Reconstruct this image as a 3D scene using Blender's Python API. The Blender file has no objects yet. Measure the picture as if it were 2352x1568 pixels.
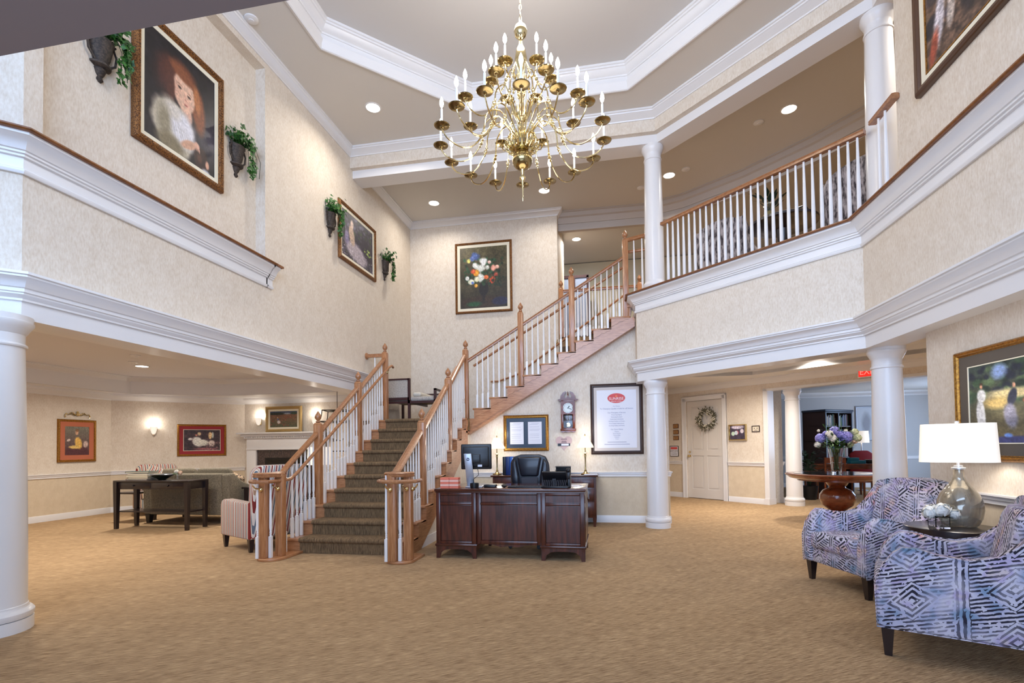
import bpy, bmesh, math, random
import numpy as np
from mathutils import Vector, Matrix
from mathutils.geometry import tessellate_polygon
random.seed(7)
PI = math.pi
sc = bpy.context.scene
C = sc.collection

# ------------------------------------------------------------ camera, world, lights, exposure
F_PX, PITCH, ROLL, YAW, CY, CAMH = 1161.86, 0.0246054, -0.0132405, 0.184678, 995.81, 1.25
Fv = Vector((-math.sin(YAW)*math.cos(PITCH), math.cos(YAW)*math.cos(PITCH), math.sin(PITCH)))
Rv = Vector((math.cos(YAW), math.sin(YAW), 0)); Uv = Rv.cross(Fv)
R2 = Rv*math.cos(ROLL)+Uv*math.sin(ROLL); U2 = -Rv*math.sin(ROLL)+Uv*math.cos(ROLL)
cd = bpy.data.cameras.new('camera'); cam = bpy.data.objects.new('camera', cd); C.objects.link(cam)
cd.sensor_fit = 'HORIZONTAL'; cd.sensor_width = 36; cd.lens = 36*F_PX/2352
cd.shift_y = (CY-784)/2352; cd.clip_start = 0.05; cd.clip_end = 80
M = Matrix((R2, U2, -Fv)).transposed().to_4x4(); M.translation = Vector((0, 0, CAMH)); cam.matrix_world = M
sc.camera = cam
vs = sc.view_settings
vs.view_transform = 'Standard'; vs.look = 'None'; vs.gamma = 1; vs.use_curve_mapping = False
vs.exposure = 0.06
sc.cycles.max_bounces = 7; sc.cycles.diffuse_bounces = 4; sc.cycles.glossy_bounces = 3
sc.cycles.transmission_bounces = 6; sc.cycles.transparent_max_bounces = 8
sc.cycles.caustics_reflective = False; sc.cycles.caustics_refractive = False
sc.cycles.sample_clamp_indirect = 4
sc.cycles.use_denoising = True
world = bpy.data.worlds.new('world'); sc.world = world; world.use_nodes = True
world.node_tree.nodes['Background'].inputs[0].default_value = (0.75, 0.85, 1, 1)
world.node_tree.nodes['Background'].inputs[1].default_value = 1.0

def area(name, loc, target, sx, sy, power, col, spread=PI):
    l = bpy.data.lights.new(name, 'AREA'); l.shape = 'RECTANGLE'; l.size = sx; l.size_y = sy
    l.energy = power; l.color = col; l.spread = spread
    o = bpy.data.objects.new(name, l); C.objects.link(o); o.location = loc
    o.rotation_euler = (Vector(target)-Vector(loc)).to_track_quat('-Z', 'Z').to_euler()
    return o
def point(name, loc, power, col, r=0.05):
    l = bpy.data.lights.new(name, 'POINT'); l.energy = power; l.color = col; l.shadow_soft_size = r
    o = bpy.data.objects.new(name, l); C.objects.link(o); o.location = loc; return o
DAY = (0.44, 0.64, 1.0); WARM = (1.0, 0.93, 0.84)
# daylight through the tall entrance windows behind the camera
area('daylight_upper_window', (-0.8, -2.3, 4.6), (-0.8, 6, 3.0), 6.5, 2.8, 490, DAY)
area('daylight_entrance_door', (-0.3, -2.3, 1.25), (0.3, 6, 1.2), 5.0, 2.0, 190, DAY)
# daylight through the library windows on the right
area('daylight_library_window', (8.8, 13.0, 1.6), (4, 13.5, 1.4), 4.0, 1.8, 130, DAY)

# ------------------------------------------------------------ mesh helpers
def lin(c):
    return tuple((x/12.92 if x <= .04045 else ((x+.055)/1.055)**2.4) for x in c)
def rgb(r, g, b): return lin((r/255, g/255, b/255))

class MB:
    def __init__(s): s.v = []; s.f = []; s.m = Matrix()
    def add(s, vs_, fs):
        n = len(s.v); s.v += [tuple(s.m @ Vector(p)) for p in vs_]; s.f += [tuple(i+n for i in f) for f in fs]; return s
    def box(s, x0, y0, z0, x1, y1, z1):
        return s.add([(x0,y0,z0),(x1,y0,z0),(x1,y1,z0),(x0,y1,z0),(x0,y0,z1),(x1,y0,z1),(x1,y1,z1),(x0,y1,z1)],
                     [(0,3,2,1),(4,5,6,7),(0,1,5,4),(1,2,6,5),(2,3,7,6),(3,0,4,7)])
    def frustum(s, a, b, z0, z1, cx=0, cy=0, dx=0, dy=0):  # square tapering leg, half sizes a -> b
        return s.add([(cx-a,cy-a,z0),(cx+a,cy-a,z0),(cx+a,cy+a,z0),(cx-a,cy+a,z0),
                      (cx+dx-b,cy+dy-b,z1),(cx+dx+b,cy+dy-b,z1),(cx+dx+b,cy+dy+b,z1),(cx+dx-b,cy+dy+b,z1)],
                     [(0,3,2,1),(4,5,6,7),(0,1,5,4),(1,2,6,5),(2,3,7,6),(3,0,4,7)])
    def prism(s, pts, a, b, axis='z'):  # extrude 2d polygon between a and b
        def P(p, t):
            return (p[0], p[1], t) if axis == 'z' else ((p[0], t, p[1]) if axis == 'y' else (t, p[0], p[1]))
        n = len(pts); base = [P(p, a) for p in pts]+[P(p, b) for p in pts]
        tri = tessellate_polygon([[Vector((p[0], p[1], 0)) for p in pts]])
        fs = [tuple(t) for t in tri]+[tuple(n+i for i in reversed(t)) for t in tri]
        fs += [(i, (i+1) % n, n+(i+1) % n, n+i) for i in range(n)]
        return s.add(base, fs)
    def plate(s, outer, holes, z0, z1):  # slab with holes
        loops = [outer]+holes; allp = [p for l in loops for p in l]; n = len(allp)
        tri = tessellate_polygon([[Vector((p[0], p[1], 0)) for p in l] for l in loops])
        fs = [tuple(t) for t in tri]+[tuple(n+i for i in reversed(t)) for t in tri]; k = 0
        for l in loops:
            m = len(l); fs += [(k+i, k+(i+1) % m, n+k+(i+1) % m, n+k+i) for i in range(m)]; k += m
        return s.add([(p[0], p[1], z0) for p in allp]+[(p[0], p[1], z1) for p in allp], fs)
    def ringplate(s, outer, hole, z0, z1):
        n = len(outer)
        for i in range(n):
            j = (i+1) % n; q = [outer[i], outer[j], hole[j], hole[i]]; s.add([(p[0], p[1], z0) for p in q]+[(p[0], p[1], z1) for p in q], [(0, 1, 2, 3), (7, 6, 5, 4)])
        return s
    def lathe(s, prof, seg=16, cx=0, cy=0, cz=0, caps=True):
        vs_ = []; fs = []
        for r, z in prof:
            for i in range(seg):
                a = 2*PI*i/seg; vs_.append((cx+r*math.cos(a), cy+r*math.sin(a), cz+z))
        for j in range(len(prof)-1):
            for i in range(seg):
                k = (i+1) % seg; fs.append((j*seg+i, j*seg+k, (j+1)*seg+k, (j+1)*seg+i))
        if caps:
            fs.append(tuple(reversed(range(seg)))); n = (len(prof)-1)*seg; fs.append(tuple(n+i for i in range(seg)))
        return s.add(vs_, fs)
    def tube(s, pts, r, seg=8, closed=False, r2=None):
        pts = [Vector(p) for p in pts]; n = len(pts); vs_ = []; fs = []; prev = None
        for i, p in enumerate(pts):
            if closed: d = pts[(i+1) % n]-pts[i-1]
            else: d = pts[min(i+1, n-1)]-pts[max(i-1, 0)]
            d.normalize()
            if prev is None: u = d.orthogonal().normalized()
            else: u = (prev-d*prev.dot(d)); u = u.normalized() if u.length > 1e-6 else d.orthogonal().normalized()
            prev = u; w = d.cross(u); rr = r if r2 is None else r+(r2-r)*i/(n-1)
            for k in range(seg):
                a = 2*PI*k/seg; vs_.append(tuple(p+(u*math.cos(a)+w*math.sin(a))*rr))
        for j in range(n if closed else n-1):
            for k in range(seg):
                l = (k+1) % seg; q = (j+1) % n; fs.append((j*seg+k, j*seg+l, q*seg+l, q*seg+k))
        if not closed:
            fs.append(tuple(reversed(range(seg)))); fs.append(tuple((n-1)*seg+i for i in range(seg)))
        return s.add(vs_, fs)
    def sweep(s, path, prof, closed=False):
        """plan path, profile (offset to the right of travel, z); mitred"""
        P = [Vector(p) for p in path]; n = len(P); vs_ = []; fs = []; m = len(prof)
        def nrm(a, b):
            d = (b-a).normalized(); return Vector((d.y, -d.x))
        for i in range(n):
            if closed: a, b = nrm(P[i-1], P[i]), nrm(P[i], P[(i+1) % n])
            else: a = nrm(P[max(i-1, 0)], P[max(i, 1)]); b = nrm(P[min(i, n-2)], P[min(i+1, n-1)])
            q = (a+b); q = q/ max(.2, q.dot(a))
            for o, z in prof: vs_.append((P[i].x+q.x*o, P[i].y+q.y*o, z))
        for i in range(n if closed else n-1):
            j = (i+1) % n
            for k in range(m):
                l = (k+1) % m; fs.append((i*m+k, j*m+k, j*m+l, i*m+l))
        if not closed:
            t = tessellate_polygon([[Vector((o, z, 0)) for o, z in prof]])
            fs += [tuple(x) for x in t]+[tuple((n-1)*m+i for i in reversed(x)) for x in t]
        return s.add(vs_, fs)
    def sweep3(s, path, prof):
        """3d path, profile (right, up) kept upright; vertical side cuts"""
        P = [Vector(p) for p in path]; n = len(P); vs_ = []; fs = []; m = len(prof)
        for i in range(n):
            d1 = (P[i]-P[i-1]) if i else (P[1]-P[0]); d2 = (P[i+1]-P[i]) if i < n-1 else d1
            a = Vector((d1.x, d1.y)).normalized(); b = Vector((d2.x, d2.y)).normalized()
            na = Vector((a.y, -a.x)); nb = Vector((b.y, -b.x)); q = na+nb; q = q/max(.3, q.dot(na))
            for o, z in prof: vs_.append((P[i].x+q.x*o, P[i].y+q.y*o, P[i].z+z))
        for i in range(n-1):
            for k in range(m):
                l = (k+1) % m; fs.append((i*m+k, (i+1)*m+k, (i+1)*m+l, i*m+l))
        fs.append(tuple(range(m))); fs.append(tuple((n-1)*m+i for i in reversed(range(m))))
        return s.add(vs_, fs)
    def ball(s, c, r, seg=10, rings=6, sz=1.0):
        prof = [(max(1e-4, r*math.sin(PI*j/rings)), -r*sz*math.cos(PI*j/rings)) for j in range(rings+1)]
        return s.lathe(prof, seg, c[0], c[1], c[2], caps=False)
    def mesh(s, name):
        me = bpy.data.meshes.new(name); me.from_pydata(s.v, [], s.f); me.validate()
        bm = bmesh.new(); bm.from_mesh(me); bmesh.ops.recalc_face_normals(bm, faces=bm.faces); bm.to_mesh(me); bm.free()
        return me

def tag(o, label=None, cat=None, group=None, kind=None):
    if label: o['label'] = label
    if cat: o['category'] = cat
    if group: o['group'] = group
    if kind: o['kind'] = kind
    return o
def obj(name, mb, mat, parent=None, smooth=None, bevel=0, bseg=2, subsurf=0, label=None, kind=None, shade=35):
    me = mb if isinstance(mb, bpy.types.Mesh) else mb.mesh(name)
    if mat is not None and not me.materials: me.materials.append(mat)
    o = bpy.data.objects.new(name, me); C.objects.link(o)
    if parent is not None: o.parent = parent
    if smooth or bevel or subsurf or smooth is None:
        for p in me.polygons: p.use_smooth = True
        bmx = bmesh.new(); bmx.from_mesh(me)
        for e in bmx.edges:
            if len(e.link_faces) == 2 and e.calc_face_angle(0) > math.radians(shade): e.smooth = False
            elif len(e.link_faces) != 2: e.smooth = False
        bmx.to_mesh(me); bmx.free()
    if bevel:
        for e in me.edges: pass
        b = o.modifiers.new('bevel', 'BEVEL'); b.width = bevel; b.segments = bseg; b.limit_method = 'ANGLE'; b.angle_limit = math.radians(30)
        b.harden_normals = False
        for p in me.polygons: p.use_smooth = True
        at = me.attributes.get('sharp_edge')
        if at: me.attributes.remove(at)
    if subsurf:
        b = o.modifiers.new('subdivision', 'SUBSURF'); b.levels = subsurf; b.render_levels = subsurf
    if label: o['label'] = label
    if kind: o['kind'] = kind
    return o
def struct(name, mb, mat, **k):
    o = obj(name, mb, mat, smooth=k.pop('smooth', None), **k); o['kind'] = 'structure'; return o
def thing(name, label, cat, loc=(0, 0, 0), rotz=0, group=None):
    o = bpy.data.objects.new(name, None); C.objects.link(o); o.location = loc; o.rotation_euler = (0, 0, rotz)
    o.empty_display_size = .1
    return tag(o, label, cat, group)
def dup(root, loc, rotz=0, label=None, group=None, scale=None):
    r = root.copy(); C.objects.link(r); r.location = loc; r.rotation_euler = (0, 0, rotz)
    if scale: r.scale = scale
    if label: r['label'] = label
    if group: r['group'] = group
    for ch in list(root.children):
        c = ch.copy(); C.objects.link(c); c.parent = r
        for g in ch.children:
            d = g.copy(); C.objects.link(d); d.parent = c
    return r

# ------------------------------------------------------------ materials
def mk(name, col, rough=.5, metal=0., noise=None, bump=None, spec=None, emit=None, wood=None, trans=0, ior=1.45, coat=0, sheen=0, mot=None, rot=0):
    m = bpy.data.materials.new(name); m.use_nodes = True; nt = m.node_tree; b = nt.nodes['Principled BSDF']
    col = tuple(col)+(1,) if len(col) == 3 else col
    b.inputs['Base Color'].default_value = col; b.inputs['Roughness'].default_value = rough; b.inputs['Metallic'].default_value = metal
    if spec is not None: b.inputs['Specular IOR Level'].default_value = spec
    if trans: b.inputs['Transmission Weight'].default_value = trans; b.inputs['IOR'].default_value = ior
    if coat: b.inputs['Coat Weight'].default_value = coat; b.inputs['Coat Roughness'].default_value = .12
    if sheen: b.inputs['Sheen Weight'].default_value = sheen
    if emit: b.inputs['Emission Color'].default_value = tuple(emit[0])+(1,); b.inputs['Emission Strength'].default_value = emit[1]
    N = nt.nodes.new; L = nt.links.new
    def coords(scale):
        t = N('ShaderNodeTexCoord'); g = N('ShaderNodeMapping'); g.inputs['Scale'].default_value = scale
        if rot:
            g0 = N('ShaderNodeMapping'); g0.inputs['Rotation'].default_value = (0, 0, rot); L(t.outputs['Object'], g0.inputs['Vector']); L(g0.outputs['Vector'], g.inputs['Vector']); return g.outputs['Vector']
        L(t.outputs['Object'], g.inputs['Vector']); return g.outputs['Vector']
    if noise:  # (scale3, detail, col2, lo, hi)
        scl, det, c2, lo, hi = noise
        n = N('ShaderNodeTexNoise'); n.inputs['Scale'].default_value = 1; n.inputs['Detail'].default_value = det; n.inputs['Roughness'].default_value = .6
        L(coords(scl), n.inputs['Vector']); r = N('ShaderNodeValToRGB')
        r.color_ramp.elements[0].position = lo; r.color_ramp.elements[1].position = hi
        r.color_ramp.elements[0].color = col; r.color_ramp.elements[1].color = tuple(c2)+(1,)
        L(n.outputs['Fac'], r.inputs['Fac']); out = r.outputs['Color']
        if mot:  # second larger mottling multiplied
            n2 = N('ShaderNodeTexNoise'); n2.inputs['Scale'].default_value = 1; n2.inputs['Detail'].default_value = 3
            L(coords(mot[0]), n2.inputs['Vector']); r2 = N('ShaderNodeValToRGB')
            r2.color_ramp.elements[0].position = .35; r2.color_ramp.elements[1].position = .65
            r2.color_ramp.elements[0].color = tuple(mot[1])+(1,); r2.color_ramp.elements[1].color = (1, 1, 1, 1)
            L(n2.outputs['Fac'], r2.inputs['Fac']); mx = N('ShaderNodeMixRGB'); mx.blend_type = 'MULTIPLY'; mx.inputs['Fac'].default_value = 1
            L(out, mx.inputs['Color1']); L(r2.outputs['Color'], mx.inputs['Color2']); out = mx.outputs['Color']
        L(out, b.inputs['Base Color'])
    if bump:  # (scale3, strength, distance)
        n = N('ShaderNodeTexNoise'); n.inputs['Scale'].default_value = 1; n.inputs['Detail'].default_value = 3
        L(coords(bump[0]), n.inputs['Vector']); bp = N('ShaderNodeBump'); bp.inputs['Strength'].default_value = bump[1]; bp.inputs['Distance'].default_value = bump[2]
        L(n.outputs['Fac'], bp.inputs['Height']); L(bp.outputs['Normal'], b.inputs['Normal'])
    return m
def stripes(name, cols, axis_vec, period, base, rough=.85):
    """cloth with stripes: list of (start, end, colour) in one period"""
    m = bpy.data.materials.new(name); m.use_nodes = True; nt = m.node_tree; b = nt.nodes['Principled BSDF']
    N = nt.nodes.new; L = nt.links.new
    t = N('ShaderNodeTexCoord'); d = N('ShaderNodeVectorMath'); d.operation = 'DOT_PRODUCT'; d.inputs[1].default_value = axis_vec
    L(t.outputs['Object'], d.inputs[0]); q = N('ShaderNodeMath'); q.operation = 'MULTIPLY'; q.inputs[1].default_value = 1/period
    L(d.outputs['Value'], q.inputs[0]); fr = N('ShaderNodeMath'); fr.operation = 'FRACT'; L(q.outputs[0], fr.inputs[0])
    r = N('ShaderNodeValToRGB'); r.color_ramp.interpolation = 'CONSTANT'; L(fr.outputs[0], r.inputs['Fac'])
    e = r.color_ramp.elements; e[0].position = 0; e[0].color = tuple(base)+(1,); first = True
    e[1].position = .999; e[1].color = tuple(base)+(1,)
    for a, z, c in cols:
        x = e.new(a); x.color = tuple(c)+(1,); x = e.new(z); x.color = tuple(base)+(1,)
    L(r.outputs['Color'], b.inputs['Base Color']); b.inputs['Roughness'].default_value = rough
    return m
def maze_fabric(name, scale=1.0, c_bg=None, dark=None):
    m = bpy.data.materials.new(name); m.use_nodes = True; nt = m.node_tree; b = nt.nodes['Principled BSDF']
    N = nt.nodes.new; L = nt.links.new
    def mt(op, a, bb=None, c=None):
        n = N('ShaderNodeMath'); n.operation = op
        for i, x in enumerate((a, bb, c)):
            if x is None: continue
            if isinstance(x, (int, float)): n.inputs[i].default_value = x
            else: L(x, n.inputs[i])
        return n.outputs[0]
    t = N('ShaderNodeTexCoord'); sp = N('ShaderNodeSeparateXYZ'); L(t.outputs['Object'], sp.inputs[0])
    nz = N('ShaderNodeTexNoise'); nz.inputs['Scale'].default_value = 30; L(t.outputs['Object'], nz.inputs['Vector'])
    wob = mt('MULTIPLY', mt('SUBTRACT', nz.outputs['Fac'], .5), .012)
    # cloth coordinates: across = x + y, up = z plus depth
    u = mt('ADD', mt('ADD', sp.outputs['X'], mt('MULTIPLY', sp.outputs['Y'], .8)), wob)
    v = mt('ADD', mt('ADD', sp.outputs['Z'], mt('MULTIPLY', mt('SUBTRACT', sp.outputs['X'], sp.outputs['Y']), .3)), wob)
    cell = .17*scale
    pu = mt('PINGPONG', u, cell); pv = mt('PINGPONG', v, cell*.8)
    vor = N('ShaderNodeTexVoronoi'); vor.feature = 'F1'; vor.inputs['Scale'].default_value = 6.5/scale
    L(t.outputs['Object'], vor.inputs['Vector']); sc_ = N('ShaderNodeSeparateColor'); L(vor.outputs['Color'], sc_.inputs[0])
    fq = 2*PI/(.022*scale)
    diag = mt('SINE', mt('MULTIPLY', mt('ADD', pu, pv), fq*.72)); horiz = mt('SINE', mt('MULTIPLY', v, fq)); vert = mt('SINE', mt('MULTIPLY', u, fq))
    rid = mt('GREATER_THAN', mt('ADD', pu, mt('MULTIPLY', pv, .9)), cell*1.12)
    a = N('ShaderNodeMix'); a.data_type = 'FLOAT'; L(rid, a.inputs[0]); L(horiz, a.inputs[2]); L(diag, a.inputs[3])
    edge = mt('LESS_THAN', pu, cell*.16)
    a2 = N('ShaderNodeMix'); a2.data_type = 'FLOAT'; L(edge, a2.inputs[0]); L(a.outputs[0], a2.inputs[2]); L(vert, a2.inputs[3])
    line = mt('GREATER_THAN', a2.outputs[0], .02)
    brk = N('ShaderNodeTexNoise'); brk.inputs['Scale'].default_value = 38/scale; brk.inputs['Detail'].default_value = 1; L(t.outputs['Object'], brk.inputs['Vector'])
    line = mt('MULTIPLY', line, mt('GREATER_THAN', brk.outputs['Fac'], .40))
    soft = N('ShaderNodeTexNoise'); soft.inputs['Scale'].default_value = 5/scale; soft.inputs['Detail'].default_value = 2; L(t.outputs['Object'], soft.inputs['Vector'])
    amt = mt('MULTIPLY', line, N('ShaderNodeClamp').outputs[0])
    cl = amt.node.inputs[1].links[0].from_node; L(mt('MULTIPLY_ADD', soft.outputs['Fac'], 3.2, -.75), cl.inputs[0]); cl.inputs['Min'].default_value = .15
    n2 = N('ShaderNodeTexNoise'); n2.inputs['Scale'].default_value = 7/scale; n2.inputs['Detail'].default_value = 2; L(t.outputs['Object'], n2.inputs['Vector'])
    r = N('ShaderNodeValToRGB'); e = r.color_ramp.elements
    e[0].position = .30; e[0].color = rgb(128, 156, 186)+(1,); e[1].position = .72; e[1].color = rgb(222, 158, 158)+(1,)
    for p, c in ((.40, rgb(186, 186, 212)), (.50, rgb(212, 208, 222)), (.58, rgb(186, 174, 210)), (.65, rgb(216, 202, 204))):
        x = e.new(p); x.color = c+(1,)
    L(n2.outputs['Fac'], r.inputs['Fac'])
    mx = N('ShaderNodeMixRGB'); L(amt, mx.inputs['Fac']); L(r.outputs['Color'], mx.inputs['Color1']); mx.inputs['Color2'].default_value = rgb(38, 36, 52)+(1,)
    L(mx.outputs['Color'], b.inputs['Base Color']); b.inputs['Roughness'].default_value = .85
    return m

def cells_paper(name, base, dark, rough=.75):
    """wallpaper: vertical woven fleck + soft scroll mottling"""
    return mk(name, base, rough, noise=((70, 70, 26), 3, dark, .36, .72), mot=((11, 11, 8), (.94, .925, .905)), bump=((90, 90, 40), .12, .004))

WP = cells_paper('wallpaper_cream', rgb(232, 222, 208), rgb(217, 202, 183))
WP2 = cells_paper('wallpaper_tan_lower', rgb(222, 206, 180), rgb(216, 199, 172))
TRIM = mk('white_trim_paint', rgb(233, 231, 230), .28)
CEIL = mk('ceiling_paint', rgb(222, 218, 212), .9)
CEIL2 = mk('gallery_ceiling_paint', rgb(210, 206, 200), .9)
SOFF = mk('shade_darkened_soffit', rgb(140, 128, 128), .8)  # dark grey stands in for the gloom of the unlit soffit
CARPET = mk('ribbed_carpet', rgb(134, 103, 68), .95, noise=((11, 125, 6), 5, rgb(212, 180, 138), .33, .67), mot=((1.6, 7, 1), (.88, .86, .84)), bump=((60, 160, 40), .7, .01), rot=math.radians(-30))
RUN = mk('stair_runner_carpet', rgb(76, 58, 38), .95, noise=((130, 14, 14), 3, rgb(142, 114, 80), .3, .7), bump=((150, 60, 60), .6, .01))
OAK = mk('oak_wood', rgb(158, 102, 62), .32, noise=((9, 9, 60), 4, rgb(196, 142, 98), .3, .7), coat=.3)
OAKV = mk('oak_upright_grain', rgb(152, 96, 56), .32, noise=((45, 45, 5), 4, rgb(192, 138, 94), .3, .7), coat=.3)
OAKH = mk('oak_rail_wood', rgb(146, 94, 58), .28, noise=((30, 30, 30), 4, rgb(180, 128, 88), .3, .7), coat=.4)
OAKD = mk('dark_oak_cap', rgb(112, 68, 36), .4, noise=((20, 20, 50), 3, rgb(146, 92, 50), .3, .7))
WHITE = mk('white_baluster_paint', rgb(238, 236, 234), .3)
MAH = mk('mahogany_wood', rgb(48, 20, 16), .3, noise=((30, 8, 3.5), 5, rgb(104, 50, 34), .32, .78), coat=.35)
MAHH = mk('mahogany_horizontal_grain', rgb(56, 26, 20), .2, noise=((4, 30, 30), 5, rgb(98, 50, 36), .3, .8), coat=.6)
ESP = mk('espresso_wood', rgb(34, 24, 26), .3, coat=.4)
REDW = mk('cherry_wood', rgb(84, 34, 16), .22, noise=((8, 8, 20), 4, rgb(136, 66, 34), .3, .75), coat=.6)
BRASS = mk('polished_brass', (0.80, 0.66, 0.36), .12, 1.0)
BRASSD = mk('dark_brass', (0.34, 0.25, 0.11), .2, 1.0)  # darker brass tone for drip pans, ball and small lamp stems
GOLD = mk('gilt_frame', rgb(176, 124, 50), .38, .75, noise=((60, 60, 60), 2, rgb(120, 78, 30), .4, .7))
GOLDD = mk('carved_dark_gilt', rgb(158, 106, 54), .42, .4, noise=((90, 90, 90), 2, rgb(78, 46, 24), .42, .62), bump=((120, 120, 120), .8, .01))
DKF = mk('dark_walnut_frame', rgb(52, 34, 32), .4)
LINEN = mk('cream_linen_liner', rgb(236, 228, 205), .8)
BLACK = mk('black_plastic', rgb(20, 20, 24), .35)
LEATH = mk('black_leather', rgb(22, 24, 34), .33, coat=.25)
SILV = mk('silver_plastic', rgb(176, 180, 190), .3, .5)
GLASS = mk('clear_glass', (1, 1, 1), .02, trans=1, ior=1.3)
MERC = mk('mercury_glass', rgb(206, 196, 176), .10, .15, trans=.6, coat=.6, noise=((14, 14, 4), 3, rgb(150, 138, 118), .35, .7))
PAPER = mk('white_paper', rgb(232, 232, 240), .7)
GREYP = mk('grey_ink', rgb(150, 150, 160), .8)
LEAF = mk('ivy_leaf', rgb(24, 62, 22), .5, noise=((40, 40, 40), 2, rgb(66, 120, 44), .35, .65))
LEAFD = mk('dark_leaf', rgb(22, 40, 22), .5)
URN = mk('weathered_urn', rgb(52, 44, 40), .7, noise=((50, 50, 50), 3, rgb(92, 78, 66), .4, .7))
SHADE = mk('lit_lampshade', rgb(240, 232, 218), .8, emit=(rgb(255, 244, 230), .6))
SHADES = mk('lit_pleated_shade', rgb(240, 232, 210), .8, emit=(rgb(255, 244, 222), .6))
BULB = mk('glowing_bulb', (1, 1, 1), .5, emit=(rgb(255, 243, 225), 55))
DL = mk('downlight_lens', (1, 1, 1), .5, emit=(rgb(255, 246, 232), 14))
CANDLE = mk('candle_sleeve', rgb(240, 238, 232), .5)
SAGE = mk('sage_upholstery', rgb(104, 97, 82), .9, noise=((60, 60, 60), 3, rgb(140, 131, 112), .35, .65))
SLIN = mk('woven_bench_fabric', rgb(196, 188, 178), .9, noise=((90, 90, 90), 2, rgb(150, 140, 130), .4, .65))
GREYF = mk('grey_ikat_upholstery', rgb(62, 56, 60), .9, noise=((24, 24, 9), 4, rgb(188, 180, 180), .40, .60))
STRIPE = stripes('striped_upholstery', [(.06, .18, rgb(128, 40, 34)), (.25, .30, rgb(176, 140, 110)), (.36, .48, rgb(84, 104, 118)), (.54, .58, rgb(170, 100, 74)), (.64, .76, rgb(140, 44, 36)), (.84, .93, rgb(104, 116, 128))], (1, 1, 0), .13, rgb(224, 214, 200))
MAZE = maze_fabric('lilac_maze_upholstery')
MARB = mk('dark_marble', rgb(44, 32, 34), .2, noise=((30, 30, 30), 4, rgb(92, 74, 70), .4, .75), coat=.5)
FBLK = mk('firebox_black', rgb(8, 10, 16), .25)
DKG = mk('dark_bronze_metal', rgb(50, 44, 38), .5, .6)
BLUEW = mk('daylight_tinted_wood', rgb(40, 52, 70), .4)  # blue of the library daylight put into the bookcase front colour
RED = mk('red_cloth', rgb(140, 24, 30), .8)
TEAL = mk('teal_box', rgb(20, 110, 130), .6)

# ------------------------------------------------------------ setting: plan constants
XL, XR, YB, YS = -4.14, 2.655, 10.35, 8.35
ZB, ZF2, ZOAK = 2.215, 3.47, 3.56           # beam soffit, upper floor, oak cap top
ZC, ZCB = 6.24, 6.13                        # main ceiling, gallery ceiling
HALF = math.sqrt(.5)
Rpath = [(.484, YS+.02), (.484, 7.97), (2.655, 5.80), (2.655, -1.0)]
Lpath = [(XL-2.6, 2.92-2.6), (XL, 2.92), (XL, 8.3)]

# floors
b = MB(); b.box(-12, -3.2, -.1, 10, 17, 0); struct('floor', b, CARPET)
b = MB(); b.plate([(XL-.3, 10.4), (.60, 10.4), (.60, YS+.02), (.484+.2, YS), (.484+.12, 8.02), (2.655+.12, 5.85), (2.655+.12, -1), (9, -1), (9, 17), (XL-.3, 17)][::-1], [], ZF2-.18, ZF2)
o = struct('floor_upper', b, CARPET)

def rect_wall(name, x0, y0, x1, y1, z0, z1, mat=WP):
    b = MB(); b.box(x0, y0, z0, x1, y1, z1); return struct(name, b, mat)
# left upper wall, with the shallow recess in front of y = 5.58
b = MB()
b.box(XL-.35, 5.58, ZB+.2, XL, YB+.2, 6.4)                       # flush wall toward the stair
b.box(XL-.35, 8.3, 0, XL, YB+.2, ZB+.2)                          # below, beside the landing
b.box(XL-.35, 2.92, ZB+.2, XL, 5.58, ZOAK-.03)                    # band under the ledge
b.box(XL-.35, 2.92, ZOAK-.03, XL-.135, 5.58, 6.4)                 # recessed field
b.box(XL-.35, 2.92, 6.04, XL, 5.58, 6.4)                          # header
b.box(XL-.135, 2.92, ZOAK-.03, XL, 3.05, 6.1)
struct('wall_left', b, WP)
# angled wall at the near left
b = MB(); b.prism([(XL, 2.92), (XL-2.6, .32), (XL-2.85, .57), (XL-.35, 3.07)], ZB+.2, 6.4); struct('wall_left_angle', b, WP)
rect_wall('wall_back', XL, YB, -.93, YB+.2, 0, 6.3)
b = MB(); b.box(-.93-.14, YB+.2, ZF2, -.93, 12.0, ZCB); struct('wall_back_return', b, WP)
# wall under the upper flight, with pocket line following the flight
b = MB(); b.prism([(-2.25, 0), (.97, 0), (.97, 2.6), (.52, 2.6), (.52, 3.3), (.5, 3.24), (-2.33, 1.56), (-2.33, 0)], YS, YS+.2, 'y')
struct('wall_stair', b, WP)
b = MB(); b.box(.77, YS+.2, 0, .97, 11.5, 2.58); b.box(-2.25, YS+.2, 0, -2.05, 10.3, 1.2); struct('wall_stair_return', b, WP)
# band between cornices on the right
b = MB(); b.sweep(Rpath, [(0, ZB+.2), (0, ZOAK-.03), (-.3, ZOAK-.03), (-.3, ZB+.2)]); struct('wall_balcony', b, WP)
# right lower wall and right upper wall
b = MB(); b.box(2.83, -1, 0, 3.1, 5.12, 2.56); struct('wall_right', b, WP)
b = MB(); b.box(2.78, -1, ZOAK-.04, 3.1, 5.36, 6.4); struct('wall_right_upper', b, WP)
# lounge walls
b = MB(); b.box(-10.2, -1, 0, -10, 8.69, 2.7); struct('wall_lounge_left', b, WP)
b = MB(); b.prism([(-10, 8.69), (-8.27, 10.42), (-8.41, 10.56), (-10.2, 8.77)], 0, 2.7); struct('wall_lounge_angle', b, WP)
b = MB(); b.box(-8.3, 10.42, 0, XL-.3, 10.62, 2.7); struct('wall_lounge_back', b, WP)
b = MB(); b.box(-12, -1.2, 0, XL-2.4, -1, 6.4); struct('wall_lounge_front', b, WP)
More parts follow.
